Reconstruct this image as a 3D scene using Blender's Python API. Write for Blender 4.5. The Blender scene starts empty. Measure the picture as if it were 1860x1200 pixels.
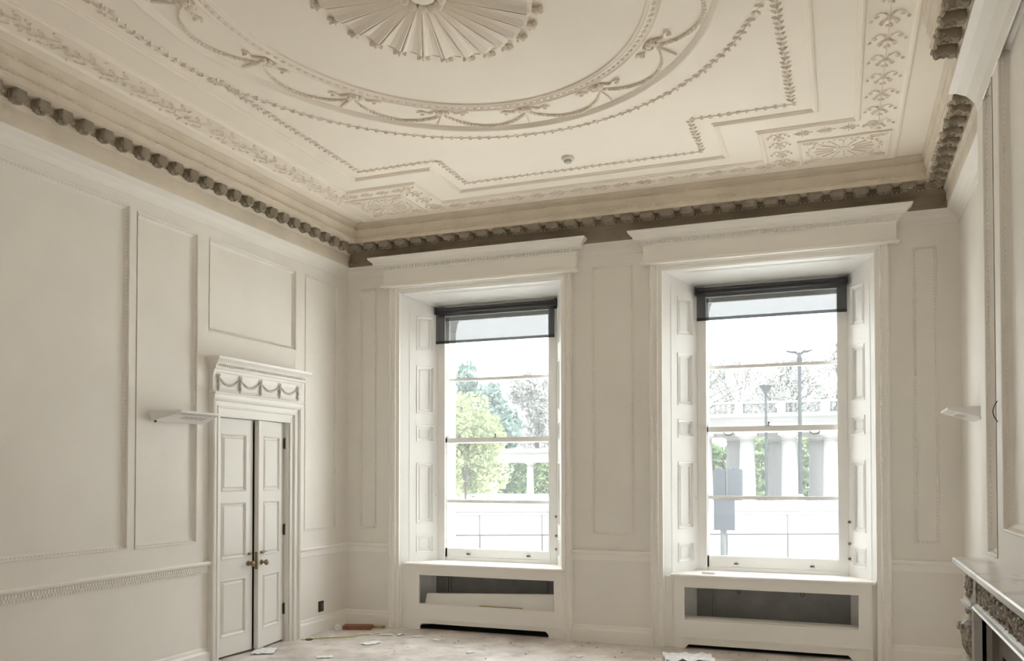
import bpy, bmesh, math, random
from mathutils import Vector, Matrix
PI = math.pi
S = bpy.context.scene
C = S.collection
random.seed(11)

# ------------------------------------------------------------------ camera
cd = bpy.data.cameras.new('camera'); cam = bpy.data.objects.new('camera', cd); C.objects.link(cam)
CR = Vector((0.933327616, 0.359025151, -0.00070907)); CU = Vector((0.00813864, -0.01918279, 0.99978287)); CF = Vector((-0.35893359, 0.93313073, 0.0208258))
CP = Vector((5.10313504, -8.15757684, 1.65))
m = Matrix(((CR.x, CU.x, -CF.x, CP.x), (CR.y, CU.y, -CF.y, CP.y), (CR.z, CU.z, -CF.z, CP.z), (0, 0, 0, 1)))
cam.matrix_world = m
cd.sensor_width = 36.0; cd.sensor_fit = 'HORIZONTAL'; cd.lens = 1550.309 / 1860 * 36; cd.shift_y = (827.577 - 600) / 1860
cd.clip_end = 500; cd.clip_start = 0.05
S.camera = cam

# ------------------------------------------------------------------ sky, daylight, exposure
SKY = 5.0
W = bpy.data.worlds.new('overcast_sky'); S.world = W; W.use_nodes = True
nt = W.node_tree; nt.nodes.clear()
wo = nt.nodes.new('ShaderNodeOutputWorld'); bg = nt.nodes.new('ShaderNodeBackground')
tc = nt.nodes.new('ShaderNodeTexCoord'); sp = nt.nodes.new('ShaderNodeSeparateXYZ')
rp = nt.nodes.new('ShaderNodeValToRGB')
rp.color_ramp.elements[0].position = 0.0; rp.color_ramp.elements[0].color = (0.25, 0.25, 0.254, 1)
rp.color_ramp.elements[1].position = 0.85; rp.color_ramp.elements[1].color = (1, .98, .968, 1)
nt.links.new(tc.outputs['Generated'], sp.inputs[0]); nt.links.new(sp.outputs['Z'], rp.inputs[0])
nt.links.new(rp.outputs[0], bg.inputs[0]); bg.inputs[1].default_value = SKY
nt.links.new(bg.outputs[0], wo.inputs[0])
W.cycles.sampling_method = 'MANUAL'; W.cycles.sample_map_resolution = 512

def area(name, loc, rot, sx, sy, energy, color=(1, 1, 1), portal=False):
    l = bpy.data.lights.new(name, 'AREA'); l.shape = 'RECTANGLE'; l.size = sx; l.size_y = sy; l.energy = energy; l.color = color
    if portal: l.cycles.is_portal = True
    o = bpy.data.objects.new(name, l); C.objects.link(o); o.location = loc; o.rotation_euler = rot
    return o
REAR_E = 2.0; YR_ = -9.3
# portals only guide sky sampling through the two windows (they emit nothing)
area('portal_window', (1.63, .62, 2.1), (-PI/2, 0, 0), 1.45, 2.9, 1, portal=True)
area('portal_window', (4.48, .62, 2.1), (-PI/2, 0, 0), 1.45, 2.9, 1, portal=True)
# three fill lamps added in front of the solid wall behind the camera
for i, x in enumerate((1.1, 3.05, 5.0)):
    area('rear_fill_lamp', (x, YR_ + .03, 2.2), (PI/2, 0, 0), 1.3, 2.8, REAR_E, (1.0, .96, .9))
sl = bpy.data.lights.new('sun', 'SUN'); sl.energy = 7.5; sl.angle = .03; sl.color = (1, .96, .90)
so = bpy.data.objects.new('sun', sl); C.objects.link(so); so.rotation_euler = Vector((-.52, .20, -.83)).to_track_quat('-Z', 'Y').to_euler()   # high, raking along the street front
S.view_settings.view_transform = 'Standard'; S.view_settings.look = 'None'; S.view_settings.gamma = 1; S.view_settings.exposure = 1.42
S.view_settings.use_curve_mapping = False
S.cycles.max_bounces = 14; S.cycles.diffuse_bounces = 8; S.cycles.transparent_max_bounces = 16; S.cycles.glossy_bounces = 3
S.cycles.sample_clamp_indirect = 8; S.cycles.caustics_reflective = False; S.cycles.caustics_refractive = False

# ------------------------------------------------------------------ materials
def mat(name, col, rough=.6, metal=0, bump=0, bscale=40, var=0, vscale=3, col2=None, spec=.5):
    M = bpy.data.materials.new(name); M.use_nodes = True; n = M.node_tree; b = n.nodes['Principled BSDF']
    b.inputs['Base Color'].default_value = (*col, 1); b.inputs['Roughness'].default_value = rough; b.inputs['Metallic'].default_value = metal
    b.inputs['Specular IOR Level'].default_value = spec
    t = n.nodes.new('ShaderNodeTexCoord')
    if var or col2:
        nz = n.nodes.new('ShaderNodeTexNoise'); nz.inputs['Scale'].default_value = vscale; nz.inputs['Detail'].default_value = 6; nz.inputs['Roughness'].default_value = .6
        n.links.new(t.outputs['Object'], nz.inputs['Vector'])
        r = n.nodes.new('ShaderNodeValToRGB'); r.color_ramp.elements[0].position = .35; r.color_ramp.elements[1].position = .65
        c2 = col2 or tuple(c * (1 - var) for c in col)
        r.color_ramp.elements[0].color = (*c2, 1); r.color_ramp.elements[1].color = (*col, 1)
        n.links.new(nz.outputs['Fac'], r.inputs[0]); n.links.new(r.outputs[0], b.inputs['Base Color'])
    if bump:
        nb = n.nodes.new('ShaderNodeTexNoise'); nb.inputs['Scale'].default_value = bscale; nb.inputs['Detail'].default_value = 4
        n.links.new(t.outputs['Object'], nb.inputs['Vector'])
        bp = n.nodes.new('ShaderNodeBump'); bp.inputs['Strength'].default_value = bump; bp.inputs['Distance'].default_value = .01
        n.links.new(nb.outputs['Fac'], bp.inputs['Height']); n.links.new(bp.outputs[0], b.inputs['Normal'])
    return M
WALL = mat('wall_paint', (.85, .82, .775), .55, bump=.12, bscale=14, var=.05, vscale=1.3)
TRIM = mat('trim_paint', (.89, .865, .825), .42, bump=.08, bscale=22)
WTRIM = mat('window_paint', (.92, .92, .91), .38, bump=.05, bscale=22)
DOORP = mat('door_paint', (.80, .785, .75), .4, bump=.05, bscale=20)
PLAST = mat('ceiling_plaster', (.93, .86, .765), .8, bump=.08, bscale=18, var=.04, vscale=.8)
RELIEF = mat('relief_plaster', (.85, .78, .685), .8, bump=.2, bscale=60)
CORN = mat('cornice_plaster', (.76, .68, .57), .8, bump=.25, bscale=40, var=.12, vscale=3)
CORN_SHADE = mat('cornice_shaded_plaster', (.30, .25, .185), .85, bump=.25, bscale=40, var=.25, vscale=3)  # cornice plaster with the window-wall shade put into its colour
RELIEF2 = mat('leaf_plaster', (.52, .45, .36), .85)
MODM = mat('modillion_plaster', (.33, .28, .215), .85, bump=.4, bscale=50, var=.15, vscale=12)  # darker than the cornice: the brackets' unlit look is in the colour
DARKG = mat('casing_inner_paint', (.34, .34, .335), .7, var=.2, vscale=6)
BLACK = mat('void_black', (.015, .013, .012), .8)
SOCK = mat('socket_black', (.03, .03, .032), .35)
BRASS = mat('aged_brass', (.30, .22, .12), .4, metal=.9, bump=.2, bscale=80)
STEEL = mat('hinge_steel', (.13, .12, .10), .5, metal=.6)
BLINDH = mat('blind_head', (.055, .055, .06), .5)
STONE = mat('exterior_stone', (0.13, 0.13, 0.13), 1, var=.10, vscale=.4, spec=0)
FACADE = mat('facade_stone', (0.42, 0.407, 0.394), 1, var=.06, vscale=.6, spec=0)
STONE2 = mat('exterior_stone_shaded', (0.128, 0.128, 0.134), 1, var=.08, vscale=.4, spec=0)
JOINT = mat('joint_mortar', (0.03, 0.03, 0.033), 1, spec=0)
LAMPM = mat('lamp_post_paint', (0.0147, 0.0171, 0.0196), 1, spec=0)
SIGM = mat('traffic_signal_grey', (0.0286, 0.0319, 0.0396), 1, spec=0)
BARK = mat('bark', (0.0525, 0.049, 0.0455), 1, spec=0)
WOOD = mat('timber', (.33, .13, .07), .6, var=.4, vscale=30)
OCHRE = mat('ochre_timber', (.50, .37, .16), .6, var=.3, vscale=30)
PAPER = mat('paper', (.88, .90, .92), .7)
TAPE = mat('yellow_flex', (.55, .52, .20), .5)
ROAD = mat('paving', (.72, .70, .67), 1, var=.1, vscale=1, spec=0)

def floor_mat():
    M = bpy.data.materials.new('dusty_floor'); M.use_nodes = True; n = M.node_tree; b = n.nodes['Principled BSDF']; b.inputs['Roughness'].default_value = .40
    t = n.nodes.new('ShaderNodeTexCoord')
    def nz(s, d=8, r=.65):
        q = n.nodes.new('ShaderNodeTexNoise'); q.inputs['Scale'].default_value = s; q.inputs['Detail'].default_value = d; q.inputs['Roughness'].default_value = r
        n.links.new(t.outputs['Object'], q.inputs['Vector']); return q
    def ramp(src, a, b_, ca, cb):
        r = n.nodes.new('ShaderNodeValToRGB'); r.color_ramp.elements[0].position = a; r.color_ramp.elements[1].position = b_
        r.color_ramp.elements[0].color = (*ca, 1); r.color_ramp.elements[1].color = (*cb, 1); n.links.new(src, r.inputs[0]); return r
    def mix(f, a, b_):
        x = n.nodes.new('ShaderNodeMix'); x.data_type = 'RGBA'; n.links.new(f, x.inputs['Factor']); n.links.new(a, x.inputs['A']); n.links.new(b_, x.inputs['B']); return x.outputs['Result']
    base = ramp(nz(2.2).outputs['Fac'], .38, .62, (.50, .445, .41), (.88, .83, .80))
    pink = ramp(nz(1.1, 3).outputs['Fac'], .5, .7, (.80, .76, .72), (.72, .60, .56))
    f1 = ramp(nz(3.7).outputs['Fac'], .45, .6, (0, 0, 0), (.5, .5, .5))
    c1 = mix(f1.outputs[0], base.outputs[0], pink.outputs[0])
    f2 = ramp(nz(7, 10, .75).outputs['Fac'], .60, .66, (0, 0, 0), (.8, .8, .8))
    light = ramp(nz(1).outputs['Fac'], 0, 1, (.86, .83, .80), (.88, .86, .85))
    c2 = mix(f2.outputs[0], c1, light.outputs[0])
    f3 = ramp(nz(5, 9, .7).outputs['Fac'], .56, .68, (0, 0, 0), (.8, .8, .8))
    dark = ramp(nz(1).outputs['Fac'], 0, 1, (.36, .30, .26), (.42, .37, .33))
    c3 = mix(f3.outputs[0], c2, dark.outputs[0])
    n.links.new(c3, b.inputs['Base Color'])
    bp = n.nodes.new('ShaderNodeBump'); bp.inputs['Strength'].default_value = .5; bp.inputs['Distance'].default_value = .02
    n.links.new(nz(9, 10, .7).outputs['Fac'], bp.inputs['Height']); n.links.new(bp.outputs[0], b.inputs['Normal'])
    return M
FLOOR = floor_mat()

def marble(name, a, b_, rough):
    M = bpy.data.materials.new(name); M.use_nodes = True; n = M.node_tree; b = n.nodes['Principled BSDF']; b.inputs['Roughness'].default_value = rough
    t = n.nodes.new('ShaderNodeTexCoord'); w = n.nodes.new('ShaderNodeTexNoise'); w.inputs['Scale'].default_value = 2.5; w.inputs['Detail'].default_value = 10; w.inputs['Distortion'].default_value = 1.6
    n.links.new(t.outputs['Object'], w.inputs['Vector'])
    r = n.nodes.new('ShaderNodeValToRGB'); r.color_ramp.elements[0].position = .44; r.color_ramp.elements[1].position = .5
    r.color_ramp.elements[0].color = (*a, 1); r.color_ramp.elements[1].color = (*b_, 1)
    n.links.new(w.outputs['Fac'], r.inputs[0]); n.links.new(r.outputs[0], b.inputs['Base Color']); return M
MARBLE = marble('pale_marble', (.60, .59, .57), (.70, .69, .67), .22)
CARVED = mat('carved_stone_grimy', (.50, .45, .37), .6, bump=.4, bscale=60, col2=(.13, .105, .075), vscale=38)
SLIP = marble('brown_marble', (.055, .04, .025), (.12, .095, .07), .25)

def glass_mat():
    M = bpy.data.materials.new('window_glass'); M.use_nodes = True; n = M.node_tree; n.nodes.clear()
    o = n.nodes.new('ShaderNodeOutputMaterial'); mx = n.nodes.new('ShaderNodeMixShader'); tr = n.nodes.new('ShaderNodeBsdfTransparent'); g = n.nodes.new('ShaderNodeBsdfGlossy')
    lw = n.nodes.new('ShaderNodeLayerWeight'); lw.inputs['Blend'].default_value = .5
    pw = n.nodes.new('ShaderNodeMath'); pw.operation = 'POWER'; pw.inputs[1].default_value = 5; n.links.new(lw.outputs['Facing'], pw.inputs[0])
    fr = n.nodes.new('ShaderNodeMath'); fr.operation = 'MULTIPLY_ADD'; fr.inputs[1].default_value = .7; fr.inputs[2].default_value = .04; n.links.new(pw.outputs[0], fr.inputs[0])
    tr.inputs[0].default_value = (.95, .985, .985, 1); g.inputs['Roughness'].default_value = .02
    du = n.nodes.new('ShaderNodeBsdfTranslucent'); du.inputs[0].default_value = (.9, .97, 1, 1)          # dust film, added as a pale veil to wash out the view
    m2 = n.nodes.new('ShaderNodeMixShader'); m2.inputs[0].default_value = .026; n.links.new(tr.outputs[0], m2.inputs[1]); n.links.new(du.outputs[0], m2.inputs[2])
    n.links.new(fr.outputs[0], mx.inputs[0]); n.links.new(m2.outputs[0], mx.inputs[1]); n.links.new(g.outputs[0], mx.inputs[2]); n.links.new(mx.outputs[0], o.inputs[0]); return M
GLASS = glass_mat()
def mesh_fabric():
    M = bpy.data.materials.new('blind_mesh_fabric'); M.use_nodes = True; n = M.node_tree; n.nodes.clear()
    o = n.nodes.new('ShaderNodeOutputMaterial'); mx = n.nodes.new('ShaderNodeMixShader'); tr = n.nodes.new('ShaderNodeBsdfTransparent'); d = n.nodes.new('ShaderNodeBsdfDiffuse')
    mx.inputs[0].default_value = .58; d.inputs[0].default_value = (.07, .07, .075, 1)
    n.links.new(tr.outputs[0], mx.inputs[1]); n.links.new(d.outputs[0], mx.inputs[2]); n.links.new(mx.outputs[0], o.inputs[0]); return M
MESHF = mesh_fabric()
def leaf_mat(name, a, b_, vs=.35):
    M = bpy.data.materials.new(name); M.use_nodes = True; n = M.node_tree; n.nodes.clear()
    o = n.nodes.new('ShaderNodeOutputMaterial'); mx = n.nodes.new('ShaderNodeMixShader'); mx.inputs[0].default_value = .35
    d = n.nodes.new('ShaderNodeBsdfDiffuse'); tl = n.nodes.new('ShaderNodeBsdfTranslucent'); t = n.nodes.new('ShaderNodeTexCoord'); nz = n.nodes.new('ShaderNodeTexNoise'); nz.inputs['Scale'].default_value = vs; nz.inputs['Detail'].default_value = 8
    r = n.nodes.new('ShaderNodeValToRGB'); r.color_ramp.elements[0].position = .38; r.color_ramp.elements[1].position = .62
    r.color_ramp.elements[0].color = (*a, 1); r.color_ramp.elements[1].color = (*b_, 1)
    n.links.new(t.outputs['Object'], nz.inputs['Vector']); n.links.new(nz.outputs['Fac'], r.inputs[0])
    n.links.new(r.outputs[0], d.inputs[0]); n.links.new(r.outputs[0], tl.inputs[0]); n.links.new(d.outputs[0], mx.inputs[1]); n.links.new(tl.outputs[0], mx.inputs[2]); n.links.new(mx.outputs[0], o.inputs[0]); return M
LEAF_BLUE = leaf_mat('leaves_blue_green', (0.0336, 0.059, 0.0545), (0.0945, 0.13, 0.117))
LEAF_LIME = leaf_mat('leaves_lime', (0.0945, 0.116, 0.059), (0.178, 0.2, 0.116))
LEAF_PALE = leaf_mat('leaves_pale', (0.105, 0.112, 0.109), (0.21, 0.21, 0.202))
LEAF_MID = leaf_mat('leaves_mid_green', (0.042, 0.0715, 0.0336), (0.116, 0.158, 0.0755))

# ------------------------------------------------------------------ mesh helpers
def new(): return bmesh.new()
def obj(name, bm, m, parent=None, smooth=False, label=None, cat=None, group=None, kind=None):
    me = bpy.data.meshes.new(name)
    if len(bm.verts) < 400000: bmesh.ops.recalc_face_normals(bm, faces=bm.faces[:])
    bm.to_mesh(me); bm.free()
    if smooth: me.polygons.foreach_set('use_smooth', [True] * len(me.polygons))
    me.materials.append(m)
    o = bpy.data.objects.new(name, me); C.objects.link(o)
    if parent: o.parent = parent; o.matrix_parent_inverse = parent.matrix_basis.inverted()
    tag(o, label, cat, group, kind); return o
def tag(o, label=None, cat=None, group=None, kind=None):
    if label: o['label'] = label
    if cat: o['category'] = cat
    if group: o['group'] = group
    if kind: o['kind'] = kind
    return o
def empty(name, loc=(0, 0, 0), label=None, cat=None, group=None, kind=None):
    o = bpy.data.objects.new(name, None); C.objects.link(o); o.location = loc; o.empty_display_size = .1
    return tag(o, label, cat, group, kind)
def quad(bm, *p): 
    bm.faces.new([bm.verts.new(q) for q in p])
ID = lambda u, v, w: (u, v, w)
def box(bm, a, b, mp=ID):
    v = [bm.verts.new(mp(x, y, z)) for z in (a[2], b[2]) for y in (a[1], b[1]) for x in (a[0], b[0])]
    for f in ((0, 1, 3, 2), (4, 6, 7, 5), (0, 4, 5, 1), (2, 3, 7, 6), (0, 2, 6, 4), (1, 5, 7, 3)): bm.faces.new([v[i] for i in f])
def plate(bm, mp, U0, U1, V0, V1, holes):
    """flat face at w=0 with rectangular sinkings (u0,u1,v0,v1,depth); depth None = open hole"""
    us = sorted({U0, U1, *[h[0] for h in holes], *[h[1] for h in holes]}); vs = sorted({V0, V1, *[h[2] for h in holes], *[h[3] for h in holes]})
    us = [u for u in us if U0 <= u <= U1]; vs = [v for v in vs if V0 <= v <= V1]
    for i in range(len(us) - 1):
        for j in range(len(vs) - 1):
            cu = (us[i] + us[i+1]) / 2; cv = (vs[j] + vs[j+1]) / 2
            if any(h[0] < cu < h[1] and h[2] < cv < h[3] for h in holes): continue
            quad(bm, mp(us[i], vs[j], 0), mp(us[i+1], vs[j], 0), mp(us[i+1], vs[j+1], 0), mp(us[i], vs[j+1], 0))
    for u0, u1, v0, v1, d in holes:
        if d is None: continue
        for a, b in (((u0, v0), (u1, v0)), ((u1, v0), (u1, v1)), ((u1, v1), (u0, v1)), ((u0, v1), (u0, v0))):
            quad(bm, mp(*a, 0), mp(*b, 0), mp(*b, -d), mp(*a, -d))
        quad(bm, mp(u0, v0, -d), mp(u1, v0, -d), mp(u1, v1, -d), mp(u0, v1, -d))
def ring(bm, mp, pts, prof, closed=True):
    """mitred moulding: pts = outline, prof = [(inward offset, height)]"""
    n = len(pts); P = [Vector(p) for p in pts]
    A = sum(P[i].x * P[(i+1) % n].y - P[(i+1) % n].x * P[i].y for i in range(n)); sg = 1 if A > 0 else -1
    if not closed: sg = 1
    rows = []
    for off, h in prof:
        row = []
        for i in range(n):
            if closed or 0 < i < n - 1:
                d1 = (P[i] - P[i-1]).normalized(); d2 = (P[(i+1) % n] - P[i]).normalized()
                n1 = Vector((-d1.y, d1.x)) * sg; n2 = Vector((-d2.y, d2.x)) * sg
                b = n1 + n2; b = b * (1 / max(.2, (1 + n1.dot(n2))))
            else:
                d = (P[1] - P[0]).normalized() if i == 0 else (P[-1] - P[-2]).normalized(); b = Vector((-d.y, d.x)) * sg
            q = P[i] + b * off; row.append(bm.verts.new(mp(q.x, q.y, h)))
        rows.append(row)
    for a, b in zip(rows, rows[1:]):
        for i in range(n if closed else n - 1):
            j = (i + 1) % n; bm.faces.new((a[i], a[j], b[j], b[i]))
    if not closed:
        for k in (0, -1):
            try: bm.faces.new([r[k] for r in rows])
            except Exception: pass
def rect(u0, u1, v0, v1): return [(u0, v0), (u1, v0), (u1, v1), (u0, v1)]
def tube(bm, pts, r, seg=6, cap=True):
    P = [Vector(p) for p in pts]; rs = r if isinstance(r, (list, tuple)) else [r] * len(P)
    t = (P[1] - P[0]).normalized(); up = Vector((0, 0, 1)) if abs(t.z) < .9 else Vector((1, 0, 0)); x = t.cross(up).normalized(); rings = []
    for i, p in enumerate(P):
        tt = (P[min(i+1, len(P)-1)] - P[max(i-1, 0)])
        if tt.length < 1e-9: tt = t
        t = tt.normalized(); x = (x - t * x.dot(t)); x = x.normalized() if x.length > 1e-6 else t.orthogonal().normalized(); y = t.cross(x)
        rings.append([bm.verts.new(p + (x * math.cos(k * 2 * PI / seg) + y * math.sin(k * 2 * PI / seg)) * rs[i]) for k in range(seg)])
    for a, b in zip(rings, rings[1:]):
        for k in range(seg): bm.faces.new((a[k], a[(k+1) % seg], b[(k+1) % seg], b[k]))
    if cap: bm.faces.new(rings[0][::-1]); bm.faces.new(rings[-1])
def lathe(bm, prof, c, axis='z', seg=24, sx=1, sy=1):
    rows = []
    for r, h in prof:
        row = []
        for k in range(seg):
            a = k * 2 * PI / seg; u, v = r * math.cos(a) * sx, r * math.sin(a) * sy
            p = {'z': (u, v, h), 'x': (h, u, v), 'y': (u, h, v)}[axis]
            row.append(bm.verts.new((c[0] + p[0], c[1] + p[1], c[2] + p[2])))
        rows.append(row)
    for a, b in zip(rows, rows[1:]):
        for k in range(seg): bm.faces.new((a[k], a[(k+1) % seg], b[(k+1) % seg], b[k]))
    bm.faces.new(rows[0][::-1]); bm.faces.new(rows[-1])
def blob(bm, c, r, mp=ID, n=8, mr=5, rot=0):
    rows = []; cs, sn = math.cos(rot), math.sin(rot)
    for j in range(1, mr):
        th = PI * j / mr; row = []
        for i in range(n):
            a = 2 * PI * i / n; x, y, z = r[0] * math.sin(th) * math.cos(a), r[1] * math.sin(th) * math.sin(a), r[2] * math.cos(th)
            row.append(bm.verts.new(mp(c[0] + x * cs - y * sn, c[1] + x * sn + y * cs, c[2] + z)))
        rows.append(row)
    t = bm.verts.new(mp(c[0], c[1], c[2] + r[2])); b = bm.verts.new(mp(c[0], c[1], c[2] - r[2]))
    for a_, b_ in zip(rows, rows[1:]):
        for k in range(n): bm.faces.new((a_[k], a_[(k+1) % n], b_[(k+1) % n], b_[k]))
    for k in range(n): bm.faces.new((t, rows[0][k], rows[0][(k+1) % n])); bm.faces.new((b, rows[-1][(k+1) % n], rows[-1][k]))
def leaf(bm, mp, u, v, ang, L, wd, h):
    """small raised leaf lying on a surface, root at (u,v)"""
    c, s = math.cos(ang), math.sin(ang)
    q = lambda a, b, w: bm.verts.new(mp(u + a * c - b * s, v + a * s + b * c, w))
    r = q(0, 0, h * .4); t = q(L, 0, h * .3); l = q(L * .5, wd, 0); rr = q(L * .5, -wd, 0); m_ = q(L * .45, 0, h)
    for f in ((r, l, m_), (l, t, m_), (t, rr, m_), (rr, r, m_)): bm.faces.new(f)
def scroll(bm, mp, u, v, ang, R, turns=1.3, rad=.005, sgn=1, h=.006, seg=5, n=14):
    """spiral tendril"""
    pts = []
    for i in range(n + 1):
        t = i / n; rr = R * (1 - .8 * t); a = ang + sgn * turns * 2 * PI * t
        pts.append(mp(u + R * math.cos(ang + PI) * 0 + rr * math.cos(a), v + rr * math.sin(a), h))
    tube(bm, pts, [rad * (1.1 - .5 * i / n) for i in range(n + 1)], seg)
def beads(bm, mp, a, b, step, r, h):
    d = math.hypot(b[0] - a[0], b[1] - a[1]); n = max(1, int(d / step)); du, dv = (b[0] - a[0]) / n, (b[1] - a[1]) / n
    for i in range(n):
        u, v = a[0] + du * (i + .5), a[1] + dv * (i + .5)
        p = [bm.verts.new(mp(*q)) for q in ((u - r, v, h), (u, v - r, h), (u + r, v, h), (u, v + r, h), (u, v, h + r))]
        for k in range(4): bm.faces.new((p[k], p[(k+1) % 4], p[4]))
def sinkings(bm, mp, holes, bm_b, big=.02):
    """small moulded edge and bead line round each sunk panel"""
    for h in holes:
        if h[4] is None: continue
        d = h[4]; k = min(.03, d * 1.1)
        ring(bm, mp, rect(*h[:4]), [(0, .003), (.006, .006), (.012, .003), (.014, -d * .3), (.020, -d * .45), (.026, -d * .55), (k + .012, -d)])
        if bm_b is not None:
            c = rect(h[0] + .019, h[1] - .019, h[2] + .019, h[3] - .019)
            for i in range(4): beads(bm_b, mp, c[i], c[(i+1) % 4], .03, .009, -d * .45)

H = 4.32
ML = lambda u, v, w: (w, u, v)               # left wall, u = y, v = z, w into the room
MB_ = lambda u, v, w: (u, -w, v)             # window wall
MR = lambda u, v, w: (6.07 - w, u, v)        # right wall
MC = lambda u, v, w: (u, v, H - w)           # ceiling, w downwards
XR, XB, YB0, YB1, YR = 6.07, 5.91, -2.25, -5.69, -9.3

# ------------------------------------------------------------------ floor, ceiling, walls
bm = new(); box(bm, (-.5, YR, -.12), (6.6, .42, 0)); obj('floor', bm, FLOOR, kind='structure')
bm = new(); box(bm, (-.4, YR, H), (6.5, .3, H + .1)); ceiling = obj('ceiling', bm, PLAST, kind='structure')

# left wall
PD = .03
Lp = [(-4.84, -3.10, 1.07, 3.725, PD), (-3.03, -2.35, 1.065, 3.70, PD), (-2.215, -.94, 2.885, 3.70, PD), (-.79, -.2, 1.06, 3.70, .012),
      (-5.60, -4.92, 1.065, 3.70, PD), (-7.0, -5.7, 1.065, 3.70, PD), (-2.08, -1.05, -.01, 2.165, None)]
bm = new(); plate(bm, ML, YR, 0, -.01, H, Lp); bb = new(); sinkings(bm, ML, Lp[:6], bb)
# reveal of the doorway
for y in (-2.08, -1.05): quad(bm, (0, y, 0), (-.25, y, 0), (-.25, y, 2.165), (0, y, 2.165))
quad(bm, (0, -2.08, 2.165), (-.25, -2.08, 2.165), (-.25, -1.05, 2.165), (0, -1.05, 2.165))
wl = obj('wall_left', bm, WALL, kind='structure'); obj('bead_moulding', bb, WALL, wl)
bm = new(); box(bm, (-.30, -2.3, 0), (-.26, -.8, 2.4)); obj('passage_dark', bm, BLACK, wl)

# window wall: two openings and narrow panels
Wd = [dict(xo0=.56, xo1=2.61, xi0=.67, xi1=2.50, f0=.945, f1=2.325, mr=2.015, b1=2.69, b2=1.348, bt=.83, bl=3.075),
      dict(xo0=3.40, xo1=5.51, xi0=3.515, xi1=5.42, f0=3.79, f1=5.17, mr=2.08, b1=2.70, b2=1.415, bt=.845, bl=3.145)]
ZF, ZH, ZS, DF = 3.49, 3.60, .70, .38
Bp = [(.17, .38, 1.055, 3.68, .012), (2.81, 3.235, 1.045, 3.70, .014), (5.70, 5.895, 1.04, 3.62, .012)]
Bh = [(w['xi0'], w['xi1'], -.01, ZH, None) for w in Wd]
bm = new(); plate(bm, MB_, 0, XR, -.01, H, Bp + Bh); bb = new(); sinkings(bm, MB_, Bp, bb)
wb = obj('wall_back', bm, WALL, kind='structure'); obj('bead_moulding', bb, WALL, wb)
# masonry between and around the openings, outer face of the building and its straight outer reveals
bm = new()
OX = [(.99, 2.50), (3.84, 5.36)]
xs = [-.6, OX[0][0], OX[0][1], OX[1][0], OX[1][1], 6.8]
for a, b in ((0, 1), (2, 3), (4, 5)): box(bm, (xs[a], .47, -1.0), (xs[b], .74, 5.0))
for a, b in OX: box(bm, (a, .47, -1.0), (b, .74, .62)); box(bm, (a, .47, 3.62), (b, .74, 5.0))
fac = obj('wall_exterior', bm, FACADE, kind='structure')
bm = new()
for a, b in OX:
    for s, x in ((1, a), (-1, b)):
        pr = [(0, 3.62), (.10, 3.62), (.10, 3.5), (.075, 3.44), (.03, 3.36), (.015, 3.28), (0, 3.26)]
        lo = [bm.verts.new((x + s * p, .56, z)) for p, z in pr]; hi = [bm.verts.new((x + s * p, .72, z)) for p, z in pr]
        bm.faces.new(lo); bm.faces.new(hi)
        for i in range(len(pr)): j = (i + 1) % len(pr); bm.faces.new((lo[i], lo[j], hi[j], hi[i]))
obj('stone_corbel', bm, FACADE, fac)
# stone sills outside
bm = new()
for a, b in OX: box(bm, (a, .46, .62), (b, .84, .70))
obj('stone_sill', bm, FACADE, fac)

# right wall and chimney breast
Rp = [(-1.9, -.3, 1.06, 3.70, .012)]
bm = new(); plate(bm, MR, YB0, 0, -.01, H, []); plate(bm, MR, YR, YB1, -.01, H, []); obj('wall_right', bm, WALL, kind='structure')
MBR = lambda u, v, w: (XB - w, u, v)
Cp = [(-2.80, -2.47, 1.18, 3.90, .035), (-4.94, -3.0, 1.345, 3.93, .045), (-5.47, -5.14, 1.18, 3.90, .035), (-4.75, -3.19, -.01, .84, None)]
bm = new(); plate(bm, MBR, YB1, YB0, -.01, H, Cp); bb = new(); sinkings(bm, MBR, Cp[:3], bb)
for y in (YB0, YB1): quad(bm, (XB, y, 0), (XR, y, 0), (XR, y, H), (XB, y, H))
cb = obj('wall_chimney_breast', bm, WALL, kind='structure'); obj('bead_moulding', bb, WALL, cb)
# solid rear wall behind the camera
bm = new(); plate(bm, lambda u, v, w: (u, YR, v), 0, XR, -.01, H, [])
obj('wall_rear', bm, WALL, kind='structure')

# ------------------------------------------------------------------ skirting, chair rail, wall head
SK = [(0, 0), (.028, 0), (.028, .115), (.020, .13), (.012, .135), (.010, .155), (0, .165)]
CRL = [(0, .795), (.008, .798), (.012, .855), (.022, .862), (.034, .872), (.038, .885), (.034, .897), (0, .90)]
MP = lambda u, v, w: (u, v, w)
def runs(name, paths, prof, m, **k):
    b = new()
    for p in paths: ring(b, MP, p, prof, closed=False)
    return obj(name, b, m, kind='structure', **k)
# path direction so that the room lies to the left of travel
runs('baseboard_left', [[(0, -.87), (0, YR)], [(0, 0), (0, -.94)][:0] or [(0, -2.19), (0, YR)], [(0, 0), (0, -.93)]][1:], [(-p * -1, z) for p, z in SK], TRIM)
runs('baseboard_back', [[(.56, 0), (0, 0)], [(3.40, 0), (2.61, 0)], [(XR, 0), (5.51, 0)]], SK, TRIM)
runs('baseboard_right', [[(XR, YB0), (XR, 0)], [(XB, -2.46), (XB, YB0)]], SK, TRIM)
cr = runs('trim_1', [[(0, -2.19), (0, YR)], [(.56, 0), (0, 0), (0, -.93)], [(3.40, 0), (2.61, 0)], [(XR, YB0), (XR, 0), (5.51, 0)]], CRL, TRIM)
bm = new()   # reeded ornament under the left chair rail
for i in range(170):
    y = -2.22 - i * .025; box(bm, (0, y - .009, .803), (.019, y + .003, .826)); box(bm, (0, y + .001, .828), (.023, y + .013, .856))
obj('rail_ornament', bm, TRIM, cr)

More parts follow.
